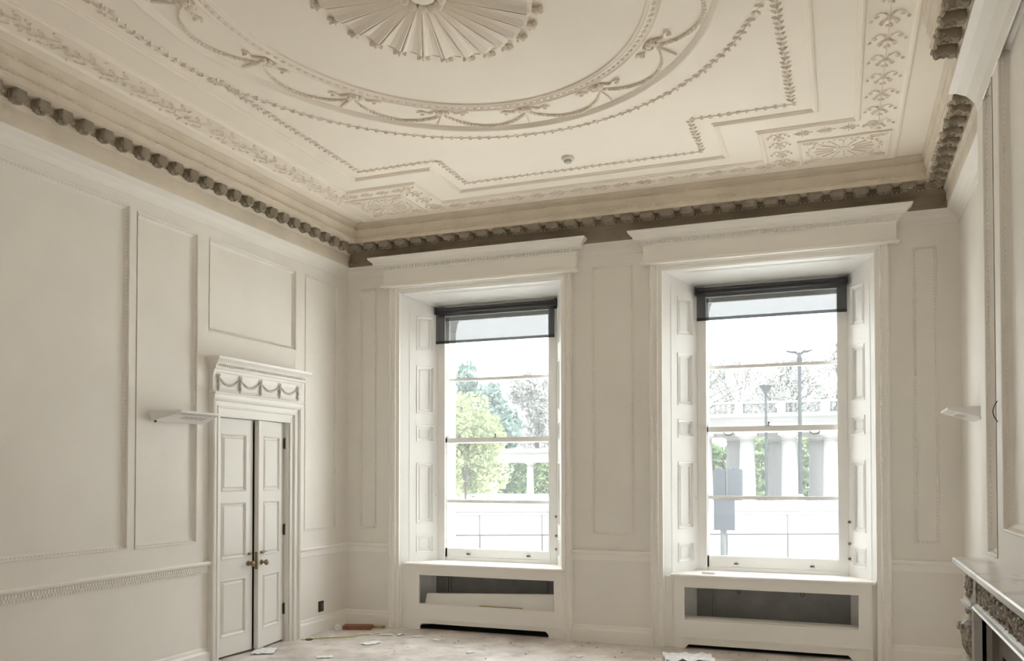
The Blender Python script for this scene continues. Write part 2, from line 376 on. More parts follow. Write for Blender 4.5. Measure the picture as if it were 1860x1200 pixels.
# white cove at the head of the wall, meeting the plaster cornice
COVE = [(0, 3.80), (.006, 3.80), (.010, 3.812), (.022, 3.845), (.05, 3.875), (.085, 3.892), (.10, 3.90), (.105, 3.906), (.09, 3.91)]
runs('trim_2', [[(XR, YB0), (XR, 0), (0, 0), (0, YR)]], COVE, WALL)
COVEB = [(0, 3.86), (.006, 3.865), (.02, 3.92), (.06, 3.985), (.11, 4.03), (.14, 4.045), (.15, 4.05), (.14, 4.055)]
runs('trim_3', [[(XR, YB1), (XB, YB1), (XB, -2.31), (XR, -2.31)]], COVEB, WALL)

# ------------------------------------------------------------------ plaster cornice with modillions
CN = [(.10, 3.905), (.105, 3.93), (.108, 4.03), (.118, 4.05), (.130, 4.062), (.130, 4.085), (.142, 4.10), (.142, 4.118), (.268, 4.118), (.268, 4.15), (.276, 4.155), (.276, 4.168),
      (.262, 4.172), (.268, 4.20), (.284, 4.235), (.292, 4.245), (.292, 4.257), (.284, 4.262), (.292, 4.29), (.306, 4.303), (.312, 4.312), (.312, H + .001)]
b = new()
ring(b, MP, [(XR, YB0), (XR, 0), (0, 0), (0, YR)], [c for c in CN if c[1] >= 4.118], closed=False)
ring(b, MP, [(XR, YB0), (XR, -.0001)], CN[:8], closed=False); ring(b, MP, [(0, -.0001), (0, YR)], CN[:8], closed=False)
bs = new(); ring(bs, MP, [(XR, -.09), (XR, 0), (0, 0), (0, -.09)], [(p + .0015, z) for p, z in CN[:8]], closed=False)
ring(b, MP, [(XR, YB1), (XB, YB1), (XB, -2.62)], [(p + .02, z) for p, z in CN if z > 4.04], closed=False)
box(b, (XB - .14, -2.62, 4.05), (XR, -2.28, H))   # plain made-good length beside the broken end
cornice = obj('trim_4', b, CORN, kind='structure', label='brown plaster modillion cornice round the ceiling')
obj('shaded_frieze', bs, CORN_SHADE, cornice)
# dentil and egg enrichment rows
b = new()
def row(path, p, z, step, r):
    for (x0, y0), (x1, y1) in zip(path, path[1:]):
        L = math.hypot(x1 - x0, y1 - y0); n = int(L / step); dx, dy = (x1 - x0) / L, (y1 - y0) / L; nx, ny = -dy, dx
        for i in range(n):
            t = (i + .5) * L / n
            if t < p or t > L - p * .3: continue
            cx, cy = x0 + dx * t + nx * p, y0 + dy * t + ny * p
            blob(b, (cx, cy, z), (r, r, r * .9), n=5, mr=3)
pth = [(XR, YB0), (XR, 0), (0, 0), (0, -6.2)]
row(pth, .124, 4.070, .034, .012); row(pth, .272, 4.162, .045, .011); row(pth, .288, 4.251, .04, .010)
obj('enrichment_beads', b, CORN, cornice)
def modillion():
    """scrolled bracket: local x = along wall, y = out from wall, z up; hangs below z=0"""
    b = new(); w = .052; n = 12; prof = []
    prof = [(0, 0), (0, -.05), (.012, -.064), (.035, -.066), (.055, -.052), (.072, -.046), (.090, -.056), (.108, -.062), (.120, -.050), (.124, -.03), (.120, -.008), (.116, 0)]
    secs = [(-w, .80), (-w * .88, 1), (-w * .3, 1.06), (0, 1.1), (w * .3, 1.06), (w * .88, 1), (w, .80)]
    rows = [[b.verts.new((x, y, z * s)) for y, z in prof] for x, s in secs]
    for r0, r1 in zip(rows, rows[1:]):
        for i in range(len(prof) - 1): b.faces.new((r0[i], r0[i+1], r1[i+1], r1[i]))
    b.faces.new(rows[0]); b.faces.new(rows[-1])
    for s in (-1, 1):                                    # volutes on the cheeks
        for (cy, cz, r) in ((.028, -.036, .024), (.102, -.034, .019)):
            lathe(b, [(r, 0), (r, .008 * s), (r * .6, .012 * s), (r * .2, .014 * s)], (s * w, cy, cz), 'x', 10)
    leaf_m = lambda u, v, ww: (u, v, -.058 - ww)
    for k in range(5): leaf(b, leaf_m, 0, .02 + .018 * k, .6 * (1 if k % 2 else -1) + PI / 2, .03, .010, .014)
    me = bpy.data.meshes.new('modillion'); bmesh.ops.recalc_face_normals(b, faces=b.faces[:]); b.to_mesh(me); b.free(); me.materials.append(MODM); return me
mm = modillion()
def put_mod(x, y, rz, z=4.122, sx=1, sz=1, sy=1):
    o = bpy.data.objects.new('modillion', mm); C.objects.link(o); o.parent = cornice; o.location = (x, y, z); o.rotation_euler = (0, 0, rz); o.scale = (sx, sy, sz)
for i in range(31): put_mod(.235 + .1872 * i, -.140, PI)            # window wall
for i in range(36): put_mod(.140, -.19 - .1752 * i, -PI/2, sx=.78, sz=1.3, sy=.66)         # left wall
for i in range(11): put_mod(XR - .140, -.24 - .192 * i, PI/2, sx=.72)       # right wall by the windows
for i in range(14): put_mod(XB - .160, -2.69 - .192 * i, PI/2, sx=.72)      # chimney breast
# little acanthus tufts between modillions on the right side
b = new()
for i in range(22):
    y = -.15 - .096 * i
    for k in range(3): blob(b, (XR - .262 + random.uniform(-.01, .01), y + random.uniform(-.03, .03), 4.10 + random.uniform(-.02, .02)), (.012, .014, .014), n=5, mr=4)
for i in range(28):
    y = -2.66 - .096 * i
    for k in range(3): blob(b, (XB - .285 + random.uniform(-.01, .01), y + random.uniform(-.03, .03), 4.10 + random.uniform(-.02, .02)), (.012, .014, .014), n=5, mr=4)
obj('leaf_tufts', b, RELIEF2, cornice)

# ------------------------------------------------------------------ ceiling relief
EX, EY = 2.98, -3.97
def ell(rx, ry, n=120, a0=0, a1=2 * PI): return [(EX + rx * math.cos(a0 + (a1 - a0) * i / n), EY + ry * math.sin(a0 + (a1 - a0) * i / n)) for i in range(n)]
def mouldring(name, pts, prof):
    b = new(); ring(b, MC, pts, prof); return obj(name, b, PLAST, ceiling)
# inner oval: plain fillet and carved band
b = new(); ring(b, MC, ell(1.285, 1.56), [(-.012, 0), (-.012, .012), (0, .018), (.008, .012), (.012, .008), (.045, .006), (.05, .014), (.062, .018), (.072, .012), (.082, .010), (.086, 0)])
inner = obj('oval_moulding', b, PLAST, ceiling, smooth=False)
b = new()
for i in range(150):
    a = 2 * PI * i / 150; rx, ry = 1.256, 1.531; x, y = EX + rx * math.cos(a), EY + ry * math.sin(a)
    t = math.atan2(ry * math.cos(a), -rx * math.sin(a)); blob(b, (x, y, .008), (.020, .011, .011), MC, n=6, mr=4, rot=t)
    blob(b, (x + .02 * math.cos(t + .9), y + .02 * math.sin(t + .9), .006), (.008, .005, .008), MC, n=5, mr=3, rot=t + .9)
obj('guilloche_band', b, RELIEF, ceiling)
# outer oval moulding
b = new(); ring(b, MC, ell(1.605, 1.915), [(-.03, 0), (-.03, .010), (-.02, .022), (-.004, .030), (.012, .024), (.022, .010), (.030, .008), (.034, 0)]); obj('oval_moulding', b, PLAST, ceiling, smooth=True)
# festoons: bows, husk swags, rods
bB, bS, bR = new(), new(), new()
NN = 14
def ep(f, ad):  # point at radius factor f, angle degrees
    a = math.radians(ad); return (EX + 1.33 * f * math.cos(a), EY + 1.60 * f * math.sin(a))
for k in range(NN):
    ad = 90.5 + k * 360 / NN; x, y = ep(1.0, ad); ox, oy = ep(1.165, ad); out = math.atan2(oy - y, ox - x); tan = out + PI / 2
    for s in (-1, 1):
        for q in range(3): blob(bB, (x + s * .03 * math.cos(tan) + .018 * q * math.cos(out), y + s * .03 * math.sin(tan) + .018 * q * math.sin(out), .012), (.028, .014, .018), MC, n=6, mr=4, rot=tan + s * .5)
        # ribbon tail
        p = []
        for i in range(9):
            u = i / 8; dd = .05 + .14 * u; oo = .028 * math.sin(u * 5.5) + .05 * u
            p.append(MC(x + s * dd * math.cos(tan) + oo * math.cos(out), y + s * dd * math.sin(tan) + oo * math.sin(out), .008))
        tube(bB, p, [.006, .008, .009, .007, .006, .009, .010, .007, .004], 5)
        blob(bB, (x + s * .15 * math.cos(tan) + .05 * math.cos(out), y + s * .15 * math.sin(tan) + .05 * math.sin(out), .008), (.018, .012, .014), MC, n=6, mr=4)
    blob(bB, (x, y, .014), (.026, .026, .022), MC, n=7, mr=4)
    rx_, ry_ = ep(1.158, ad + 1.5); tube(bR, [MC(x + .02 * math.cos(out), y + .02 * math.sin(out), .008), MC(rx_, ry_, .008)], .0075, 5)
    # swag to next node
    n = 26
    for i in range(n + 1):
        u = i / n; f = 1.03 + .135 * (math.sin(PI * u) ** .75); px, py = ep(f, ad + u * 360 / NN); px2, py2 = ep(1.03 + .135 * (math.sin(PI * min(1, u + .02)) ** .75), ad + (u + .02) * 360 / NN)
        t = math.atan2(py2 - py, px2 - px); sz = .55 + .75 * math.sin(PI * u)
        blob(bS, (px, py, .007), (.019, .0095 * sz + .002, .013), MC, n=6, mr=4, rot=t)
obj('ribbon_bows', bB, RELIEF, ceiling); obj('husk_swags', bS, RELIEF, ceiling); obj('rods', bR, RELIEF, ceiling)
# leaf garland along an oval, and along the stepped panel
def garland(bm, pts, step, L, closed=False, hk=1):
    pts = pts + [pts[0]] if closed else pts; acc = 0; side = 1
    for (x0, y0), (x1, y1) in zip(pts, pts[1:]):
        d = math.hypot(x1 - x0, y1 - y0); t = math.atan2(y1 - y0, x1 - x0); s = -acc
        tube(bm, [MC(x0, y0, .004), MC(x1, y1, .004)], .0035, 4, False)
        while s + step <= d:
            s += step; px, py = x0 + (x1 - x0) * s / d, y0 + (y1 - y0) * s / d
            for sg in (-1, 1): leaf(bm, MC, px, py, t + sg * .75 + random.uniform(-.15, .15), L * random.uniform(.8, 1.1), L * .24, .014 * hk)
            if side: blob(bm, (px + .012 * math.cos(t), py + .012 * math.sin(t), .008), (.010, .008, .012), MC, n=5, mr=3)
            side ^= 1
        acc = (d - s) % step
b = new()
top = [(1.15, -3.97)]
garland(b, [p for p in ell(1.86, 2.09, 140)], .074, .05, True); obj('oval_leaf_garland', b, RELIEF, ceiling)
g = [(1.165, -3.45), (1.153, -1.65), (1.915, -1.65), (1.915, -1.04), (4.06, -1.04), (4.06, -1.72), (4.80, -1.72), (4.78, -3.30)]
b = new(); mir = [(x, 2 * EY - y) for x, y in g]
for q in (g, mir): garland(b, q, .066, .052)
for s in (0, 1):
    for x in (1.165, 4.80):
        y = -3.5 if not s else 2 * EY + 3.5
        for k in range(7): leaf(b, MC, x, y, k * PI / 3.5, .06, .014, .015)
obj('stepped_leaf_garland', b, RELIEF, ceiling)
# stepped panel mouldings
def sym(p): return p + [(x, 2 * EY - y) for x, y in reversed(p)]
F1 = sym([(1.01, -1.49), (1.76, -1.49), (1.78, -.85), (4.23, -.85), (4.23, -1.56), (4.955, -1.56)][::1])
F1 = [(1.01, 2 * EY + 1.49)] + [(1.01, -1.49), (1.76, -1.49), (1.76, -.85), (4.23, -.85), (4.23, -1.555), (4.955, -1.555), (4.955, 2 * EY + 1.555), (4.23, 2 * EY + 1.555), (4.23, 2 * EY + .85), (1.76, 2 * EY + .85), (1.76, 2 * EY + 1.49)]
PR = [(-.022, 0), (-.022, .006), (-.012, .020), (0, .024), (.010, .020), (.014, .010), (.024, .008), (.026, 0)]
mouldring('panel_moulding', F1, PR)
F2 = [(.735, 2 * EY + 1.21), (.735, -1.21), (1.46, -1.21), (1.46, -.62), (4.53, -.62), (4.53, -1.28), (5.245, -1.28), (5.245, 2 * EY + 1.28), (4.53, 2 * EY + 1.28), (4.53, 2 * EY + .62), (1.46, 2 * EY + .62), (1.46, 2 * EY + 1.21)]
mouldring('panel_moulding', F2, PR)
F3 = rect(.44, 5.545, 2 * EY + .36, -.36)
mouldring('border_moulding', F3, [(-.02, 0), (-.02, .008), (-.008, .018), (.004, .018), (.012, .008), (.02, 0)])
b = new()
for x0, x1 in ((5.285, 5.285), (.70, .70)): 
    box(b, (x0 - .006, 2 * EY + 1.32, 0), (x0 + .006, -1.3, .008), MC)
obj('border_fillet', b, PLAST, ceiling)
# corner tablets with oval paterae
def tablet(x0, x1, y0, y1):
    b = new(); ring(b, MC, rect(x0, x1, y0, y1), [(0, 0), (0, .014), (.010, .018), (.018, .010), (.024, .004), (.026, 0)])
    obj('tablet_moulding', b, PLAST, ceiling)
    b = new(); cx, cy = (x0 + x1) / 2, (y0 + y1) / 2; rx, ry = (x1 - x0) * .40, (y1 - y0) * .38
    n = 40
    for i in range(n):
        a = 2 * PI * i / n; t = math.atan2(ry * math.cos(a), -rx * math.sin(a))
        leaf(b, MC, cx + rx * math.cos(a), cy + ry * math.sin(a), t + (.4 if i % 2 else -.4), .04, .010, .012)
    for i in range(16):
        a = 2 * PI * i / 16; tube(b, [MC(cx + .3 * rx * math.cos(a), cy + .3 * ry * math.sin(a), .004), MC(cx + .82 * rx * math.cos(a), cy + .82 * ry * math.sin(a), .004)], [.004, .008], 5)
    blob(b, (cx, cy, 0), (.05, .04, .015), MC, n=10, mr=5)
    for sx in (-1, 1):
        for sy in (-1, 1):
            for k in range(3): scroll(b, MC, cx + sx * (x1 - x0) * (.42 - .05 * k), cy + sy * (y1 - y0) * (.40 - .02 * k), random.uniform(0, 6), .028, rad=.005, sgn=sx * sy)
            for k in range(4): leaf(b, MC, cx + sx * (x1 - x0) * .38, cy + sy * (y1 - y0) * .36, k * 1.6 + .3, .05, .012, .012)
    obj('patera_ornament', b, RELIEF, ceiling)
for (xa, xb) in ((.58, 1.20), (4.80, 5.50)):
    for (ya, yb) in ((-.97, -.40), (2 * EY + .40, 2 * EY + .97)): tablet(xa, xb, ya, yb)
# anthemion / candelabra borders
def motif(b, x, y, ang, s=1.0, dense=False):
    c, sn = math.cos(ang), math.sin(ang)
    mp = lambda u, v, w: MC(x + (u * c - v * sn) * s, y + (u * sn + v * c) * s, w)
    blob(b, (0, .0, .006), (.014, .014, .012), mp, n=6, mr=4)
    tube(b, [mp(0, -.13, .004), mp(0, .13, .004)], .0032, 4, False)
    for sg in (-1, 1):
        p = [mp(sg * (.004 + .066 * t ** .8), -.02 - .055 * math.sin(t * PI * .8), .006) for t in [i / 8 for i in range(9)]]; tube(b, p, .0032, 4)
        scroll(b, mp, sg * .066, -.030, -PI / 2, .018, 1.3, .0036, sg, n=10)
        scroll(b, mp, sg * .036, .050, PI / 2, .020, 1.2, .0036, -sg, n=10)
        leaf(b, mp, sg * .012, .012, PI / 2 - sg * .95, .036, .008, .013); leaf(b, mp, sg * .010, -.045, -PI / 2 + sg * .9, .032, .007, .012)
        blob(b, (sg * .098, .01, .006), (.013, .006, .010), mp, n=5, mr=3)
    for k in (-1, 0, 1): leaf(b, mp, 0, .07, PI / 2 + k * .6, .038, .009, .014)
    for k in range(5): leaf(b, mp, 0, 0, k * 2 * PI / 5 + .3, .026, .008, .015)
b = new()
y = -1.13
while y > -6.9:
    motif(b, 5.395, y, 0, 1.05); motif(b, .58, y, PI, 1.05)
    if True:
        for k in range(5): leaf(b, MC, .58 + random.uniform(-.09, .09), y + .13 + random.uniform(-.05, .05), random.uniform(0, 6.3), .05, .012, .014)
    y -= .27
obj('side_border_scrollwork', b, RELIEF, ceiling)
b = new(); x = 1.36
while x < 4.75:
    motif(b, x, -.485, PI / 2, .72); motif(b, x, 2 * EY + .485, PI / 2, .72); x += .21
for yy in (-.55, -.75, -.95, -1.13):
    motif(b, 4.665, yy, 0, .8); motif(b, 1.33, yy, 0, .8)
for k in range(4):
    motif(b, 4.85 + .17 * k, -1.14, PI / 2, .55); motif(b, .72 + .17 * k, -1.08, PI / 2, .55)
obj('end_border_scrollwork', b, RELIEF, ceiling)
# central rose: radiating flutes with husk tips and a bossed hub
b, bt, bh = new(), new(), new(); NF = 28; CX, CY = 2.97, -4.0
for k in range(NF):
    a = 2 * PI * k / NF + PI; da = PI / NF * .94
    def q(f, aa, w): return b.verts.new(MC(CX + .60 * f * math.cos(aa), CY + .765 * f * math.sin(aa), w))
    rows = []
    for f in (.17, .5, .8, .94, .985):
        hh = .034 * (1 if f < .95 else .5)
        rows.append([q(f, a + da * s, .012 + hh * w) for s, w in ((-1, .95), (-.86, 1), (-.5, .35), (0, .05), (.5, .35), (.86, 1), (1, .95), (1.03, -.35))])
    for r0, r1 in zip(rows, rows[1:]):
        for i in range(7): b.faces.new((r0[i], r0[i+1], r1[i+1], r1[i]))
    b.faces.new(rows[-1])
    # tip
    at = a + da; tx, ty = CX + .60 * 1.015 * math.cos(at), CY + .765 * 1.015 * math.sin(at); dr = math.atan2(.765 * math.sin(at), .60 * math.cos(at))
    blob(bt, (tx, ty, .014), (.034, .016, .024), MC, n=6, mr=4, rot=dr)
    for s in (-1, 0, 1): blob(bt, (tx + .036 * math.cos(dr + s * .9), ty + .036 * math.sin(dr + s * .9), .014), (.020, .011, .018), MC, n=6, mr=4, rot=dr + s * .9)
rose = obj('ceiling_rose_flutes', b, PLAST, ceiling); obj('ceiling_rose_tips', bt, RELIEF, ceiling)
for k in range(12):
    a = 2 * PI * k / 12; blob(bh, (CX + .105 * math.cos(a), CY + .13 * math.sin(a), .03), (.030, .030, .045), MC, n=8, mr=5)
blob(bh, (CX, CY, .02), (.085, .10, .05), MC, n=12, mr=6)
obj('ceiling_rose_hub', bh, PLAST, ceiling, smooth=True)
# smoke detector
b = new(); lathe(b, [(.052, 0), (.055, -.012), (.050, -.022), (.040, -.026)], (2.975, -1.305, H), 'z', 24)
sd = empty('smoke_detector', (2.975, -1.305, H), 'small round white smoke detector on the ceiling between oval and window wall', 'smoke detector')
obj('base', b, mat('detector_plastic', (.78, .77, .73), .4), sd, True)
b = new(); lathe(b, [(.030, -.024), (.034, -.036), (.028, -.046), (.012, -.050)], (2.975, -1.305, H), 'z', 20); obj('sensor_dome', b, mat('detector_dark', (.5, .49, .46), .4), sd, True)

# ------------------------------------------------------------------ windows
def splay(side, w):
    """map along the splayed reveal; u 0..1 from room to frame, v=z, w=out of surface"""
    if side == 0: a, b_ = Vector((w['xi0'], 0)), Vector((w['f0'], DF))
    else: a, b_ = Vector((w['xi1'], 0)), Vector((w['f1'], DF))
    d = b_ - a; L = d.length; d = d / L; n = Vector((d.y, -d.x)) if side == 0 else Vector((-d.y, d.x))
    return (lambda u, v, ww: (a.x + d.x * u + n.x * ww, a.y + d.y * u + n.y * ww, v)), L
SP = [(.79, .98), (1.11, 1.77), (2.0, 2.18), (2.31, 2.83), (3.0, 3.38)]
for wi, w in enumerate(Wd):
    nm = 'window_%d' % (wi + 1); side_word = ('left', 'right')[wi]
    root = empty(nm, ((w['f0'] + w['f1']) / 2, DF, ZS), kind='structure')
    # splayed panelled shutter linings
    for side in (0, 1):
        mp, L = splay(side, w); b = new(); hs = [(L * .42, L * .88, z0, z1, .016) for z0, z1 in SP]
        plate(b, mp, .0, L, 0, ZH + .02, hs)
        ring_b = []
        for h in hs:
            ring(b, mp, rect(*h[:4]), [(0, .002), (.008, .006), (.014, .002), (.018, -.010), (.026, -.014)])
            ring(b, mp, rect(h[0] + .034, h[1] - .034, h[2] + .034, h[3] - .034), [(0, -.016), (.012, -.006), (.016, -.006)])
        box(b, (L * .24, .70, 0), (L * .25, ZF, .003), mp)
        obj('shutter_lining', b, WTRIM, root)
        b = new()
        for z in ((1.42,) if side == 0 else (.86, 1.0, 1.2)): blob(b, (L * .93, z, .012), (.014, .014, .016), mp, n=8, mr=5)
        obj('shutter_knob', b, BRASS if side else TRIM, root)
    # soffit
    b = new(); quad(b, (w['xi0'], 0, ZH), (w['xi1'], 0, ZH), (w['f1'], DF, ZF), (w['f0'], DF, ZF))
    quad(b, (w['xi0'] + .2, .06, ZH - .021), (w['xi1'] - .2, .06, ZH - .021), (w['f1'] - .12, DF - .06, ZF + .013), (w['f0'] + .12, DF - .06, ZF + .013)); obj('soffit', b, WTRIM, root)
    # architrave: three sides, stepped with beads
    b = new(); pr = [(0, 0), (0, .055), (.012, .062), (.024, .055), (.030, .040), (.060, .034), (.064, .044), (.074, .044), (.078, .026), (w['xi0'] - w['xo0'], .020), (w['xi0'] - w['xo0'], 0)]
    path = [(w['xo0'], 0), (w['xo0'], 3.72), (w['xo1'], 3.72), (w['xo1'], 0)]
    ring(b, MB_, path[::-1], pr, closed=False)
    ar = obj('architrave', b, TRIM, root)
    bb = new(); c = .068
    for a_, b_ in (((w['xo0'] + c, .02), (w['xo0'] + c, 3.65)), ((w['xo1'] - c, .02), (w['xo1'] - c, 3.65))): beads(bb, MB_, a_, b_, .022, .008, .044)
    for a_, b_ in (((w['xo0'] + .012, .02), (w['xo0'] + .012, 3.65)), ((w['xo1'] - .012, .02), (w['xo1'] - .012, 3.65))): beads(bb, MB_, a_, b_, .026, .008, .060)
    obj('bead_rows', bb, TRIM, ar)
    # entablature (crown)
    x0, x1 = w['xo0'] - .06, w['xo1'] + .07
    b = new(); pe = [(0, 3.655), (.10, 3.655), (.108, 3.668), (.10, 3.682), (.075, 3.688), (.075, 3.83), (.085, 3.84), (.095, 3.842), (.095, 3.868), (.115, 3.872), (.125, 3.880), (.165, 3.882), (.168, 3.908), (.180, 3.918), (.205, 3.935), (.215, 3.95), (.215, 3.962), (0, 3.962)]
    ring(b, MP, [(x1, .0), (x1, -.001), (x0, -.001), (x0, 0)], pe, closed=False) if False else None
    off = [(p, z) for p, z in pe]
    rows = []
    for p, z in off:
        q = p * .9
        rows.append([b.verts.new(t) for t in ((x0 + .075 - q, 0, z), (x0 + .075 - q, -p, z), (x1 - .075 + q, -p, z), (x1 - .075 + q, 0, z))])
    for r0, r1 in zip(rows, rows[1:]):
        for i in range(3): b.faces.new((r0[i], r0[i+1], r1[i+1], r1[i]))
    en = obj('entablature', b, TRIM, root)
    b = new(); n = int((x1 - x0 - .05) / .036)
    for i in range(n):
        x = x0 + .03 + i * .036; box(b, (x, -.116, 3.846), (x + .020, -.09, 3.868))
    obj('dentil_course', b, TRIM, en)
    # box frame
    f0, f1 = w['f0'], w['f1']; b = new()
    for (xa, xb) in ((f0, f0 + .075), (f1 - .075, f1)):
        box(b, (xa, DF - .005, ZS), (xb, DF + .02, ZF)); box(b, (xa, DF + .02, ZS), (xa + .03 if xa == f0 else xb, DF + .10, ZF)) if xa == f0 else box(b, (xb - .03, DF + .02, ZS), (xb, DF + .10, ZF))
    box(b, (f0, DF - .005, ZF - .10), (f1, DF + .10, ZF)); box(b, (f0, DF + .0, ZS - .02), (f1, DF + .10, ZS + .035))
    for s, xx in ((0, f0 + .075), (1, f1 - .075)): box(b, (xx - .004, DF - .018, ZS), (xx + .012, DF - .005, ZF - .09)) if s == 0 else box(b, (xx - .012, DF - .018, ZS), (xx + .004, DF - .005, ZF - .09))
    obj('window_frame', b, WTRIM, root)
    g0, g1 = f0 + .095, f1 - .08
    def sash(y, z0, z1, bar, top, bot, nm2):
        b = new()
        box(b, (g0 - .045, y, z0), (g0 + .005, y + .04, z1)); box(b, (g1 - .005, y, z0), (g1 + .045, y + .04, z1))
        box(b, (g0 - .04, y, z1 - top), (g1 + .04, y + .04, z1)); box(b, (g0 - .04, y, z0), (g1 + .04, y + .04, z0 + bot)); box(b, (g0, y + .004, bar - .016), (g1, y + .036, bar + .016))
        s = obj(nm2, b, WTRIM, root)
        for za, zb in ((z0 + bot, bar - .016), (bar + .016, z1 - top)):
            b = new(); box(b, (g0, y + .018, za), (g1, y + .022, zb)); obj('glass_pane', b, GLASS, s)
        return s
    us = sash(DF + .062, w['mr'] - .03, 3.40, w['b1'], .05, .05, 'upper_sash')
    ls = sash(DF + .015, ZS + .035, w['mr'] + .028, w['b2'], .05, w['bt'] - ZS - .035, 'lower_sash')
    b = new()
    for t in (.22, .80): 
        x = g0 + (g1 - g0) * t; box(b, (x - .020, DF + .0, .765), (x + .020, DF + .018, .775)); tube(b, [(x - .014, DF + .006, .772), (x - .012, DF - .012, .780), (x + .012, DF - .012, .780), (x + .014, DF + .006, .772)], .004, 6)
    obj('sash_lift', b, STEEL, ls)
    b = new(); x = (g0 + g1) / 2 - .03; box(b, (x - .022, DF + .02, w['mr'] + .028), (x + .022, DF + .06, w['mr'] + .034)); tube(b, [(x, DF + .03, w['mr'] + .03), (x, DF + .03, w['mr'] + .055)], .006, 8); blob(b, (x + .005, DF + .028, w['mr'] + .062), (.011, .011, .010), n=8)
    obj('sash_fastener', b, STEEL, ls)
    if wi == 1:
        b = new()
        for x in (g0 + .20, g1 - .21): tube(b, [(x + .045 * math.cos(a), DF + .004 , w['mr'] - .024 + .035 * math.sin(a)) for a in [PI + PI * i / 10 for i in range(11)]], .0045, 6)
        obj('sash_handle', b, STEEL, us)
    # roller blind
    rb = empty('roller_blind', ((f0 + f1) / 2, DF - .05, ZF - .04), 'dark mesh roller blind pulled a little way down over the %s window' % side_word, 'roller blind', 'roller blinds at the two windows')
    b = new(); lathe(b, [(.030, -.5 * (f1 - f0)), (.032, -.499 * (f1 - f0)), (.032, .499 * (f1 - f0)), (.030, .5 * (f1 - f0))], ((f0 + f1) / 2 + .005, DF - .05, ZF - .045), 'x', 16); obj('roller_tube', b, BLINDH, rb, True)
    for xa, xb in ((f0 - .012, f0), (f1 + .006, f1 + .016)):
        b = new(); box(b, (xa, DF - .088, ZF - .085), (xb, DF - .012, ZF - .004)); obj('end_bracket', b, BLINDH, rb)
    b = new(); box(b, (f0 + .008, DF - .082, w['bl']), (f1 + .002, DF - .081, ZF - .045)); obj('mesh_fabric', b, MESHF, rb)
    b = new(); box(b, (f0 + .008, DF - .087, w['bl'] + .004), (f1 + .002, DF - .077, w['bl'] + .030)); obj('hem_bar', b, MESHF, rb)
    # window board and open radiator casing below
    cx0, cx1 = (.76, 2.502) if wi == 0 else (3.62, 5.355)
    ca = empty('radiator_casing', ((cx0 + cx1) / 2, 0, 0), ('open-fronted white radiator casing with loose board inside, under the left window', 'open-fronted white radiator casing with two hanging hooks inside, under the right window')[wi], 'radiator casing', 'radiator casings under the windows')
    b = new(); box(b, (cx0 - .03, -.035, ZS - .028), (cx1 + .03, DF, ZS)); lathe(b, [(.014, cx0 - .03), (.014, cx1 + .03)], (0, -.035, ZS - .014), 'x', 10); obj('window_board', b, TRIM, ca)
    o0, o1 = (.91, 2.42) if wi == 0 else (3.715, 5.245); cz = .065 if wi == 0 else .04
    b = new(); MF = lambda u, v, ww: (u, -ww - .012, v)
    hl = [(o0, o1, .272, .578, None), (o0 + .01, o1 - .06, -.01, cz, None)]
    plate(b, MF, cx0, cx1, -.01, ZS - .028, hl)
    MF2 = lambda u, v, ww: (u, .012 - ww, v)
    plate(b, MF2, cx0, cx1, -.01, ZS - .028, hl)
    for h in hl:
        for p, q in zip(rect(*h[:4]), rect(*h[:4])[1:] + rect(*h[:4])[:1]): quad(b, MF(*p, 0), MF(*q, 0), MF2(*q, 0), MF2(*p, 0))
    ring(b, MF, rect(o0, o1, .272, .578), [(-.012, 0), (-.012, .006), (0, .008), (.004, 0)])
    for x, s in ((o0 + .01, 1), (o1 - .06, -1)):   # chamfered corners of the floor slot
        v = [b.verts.new(MF(*t, .001)) for t in ((x, cz, ), (x + s * .03, cz), (x, cz - .03))]; b.faces.new(v)
    box(b, (cx0 + .001, -.009, 0), (cx0 + .02, .36, ZS - .031)); box(b, (cx1 - .02, -.009, 0), (cx1 - .001, .36, ZS - .031))
    box(b, (cx0 - .0, -.022, .10), (cx1, -.012, .112))
    box(b, (w['xi0'] + .012, .02, 0), (cx0 + .002, .10, ZS - .03)); box(b, (cx1 - .002, .02, 0), (w['xi1'] - .008, .10, ZS - .03))
    obj('front_panel', b, TRIM, ca)
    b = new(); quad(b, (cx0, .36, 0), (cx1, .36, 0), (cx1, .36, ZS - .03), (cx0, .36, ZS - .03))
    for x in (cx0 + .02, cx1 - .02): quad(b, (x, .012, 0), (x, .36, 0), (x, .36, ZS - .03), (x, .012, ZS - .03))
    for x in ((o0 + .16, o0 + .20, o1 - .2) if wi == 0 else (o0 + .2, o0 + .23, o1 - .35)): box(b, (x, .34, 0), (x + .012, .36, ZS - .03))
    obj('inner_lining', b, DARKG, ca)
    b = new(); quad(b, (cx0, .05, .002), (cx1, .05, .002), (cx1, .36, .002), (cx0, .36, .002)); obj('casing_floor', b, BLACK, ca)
    if wi == 1:
        b = new(); box(b, (o0 - .02, .02, .235), (o1 + .01, .16, .285)); obj('ledge', b, TRIM, ca)
        for x in (4.20, 4.76):
            b = new(); tube(b, [(x, .05, .62), (x, .05, .545), (x + .012, .03, .53), (x + .024, .05, .54), (x + .024, .05, .575)], .005, 6)
            obj('hook', b, STEEL, ca)
    else:
        b = new(); box(b, (o0 - .03, .02, .20), (o1 + .02, .12, .262)); obj('ledge', b, TRIM, ca)
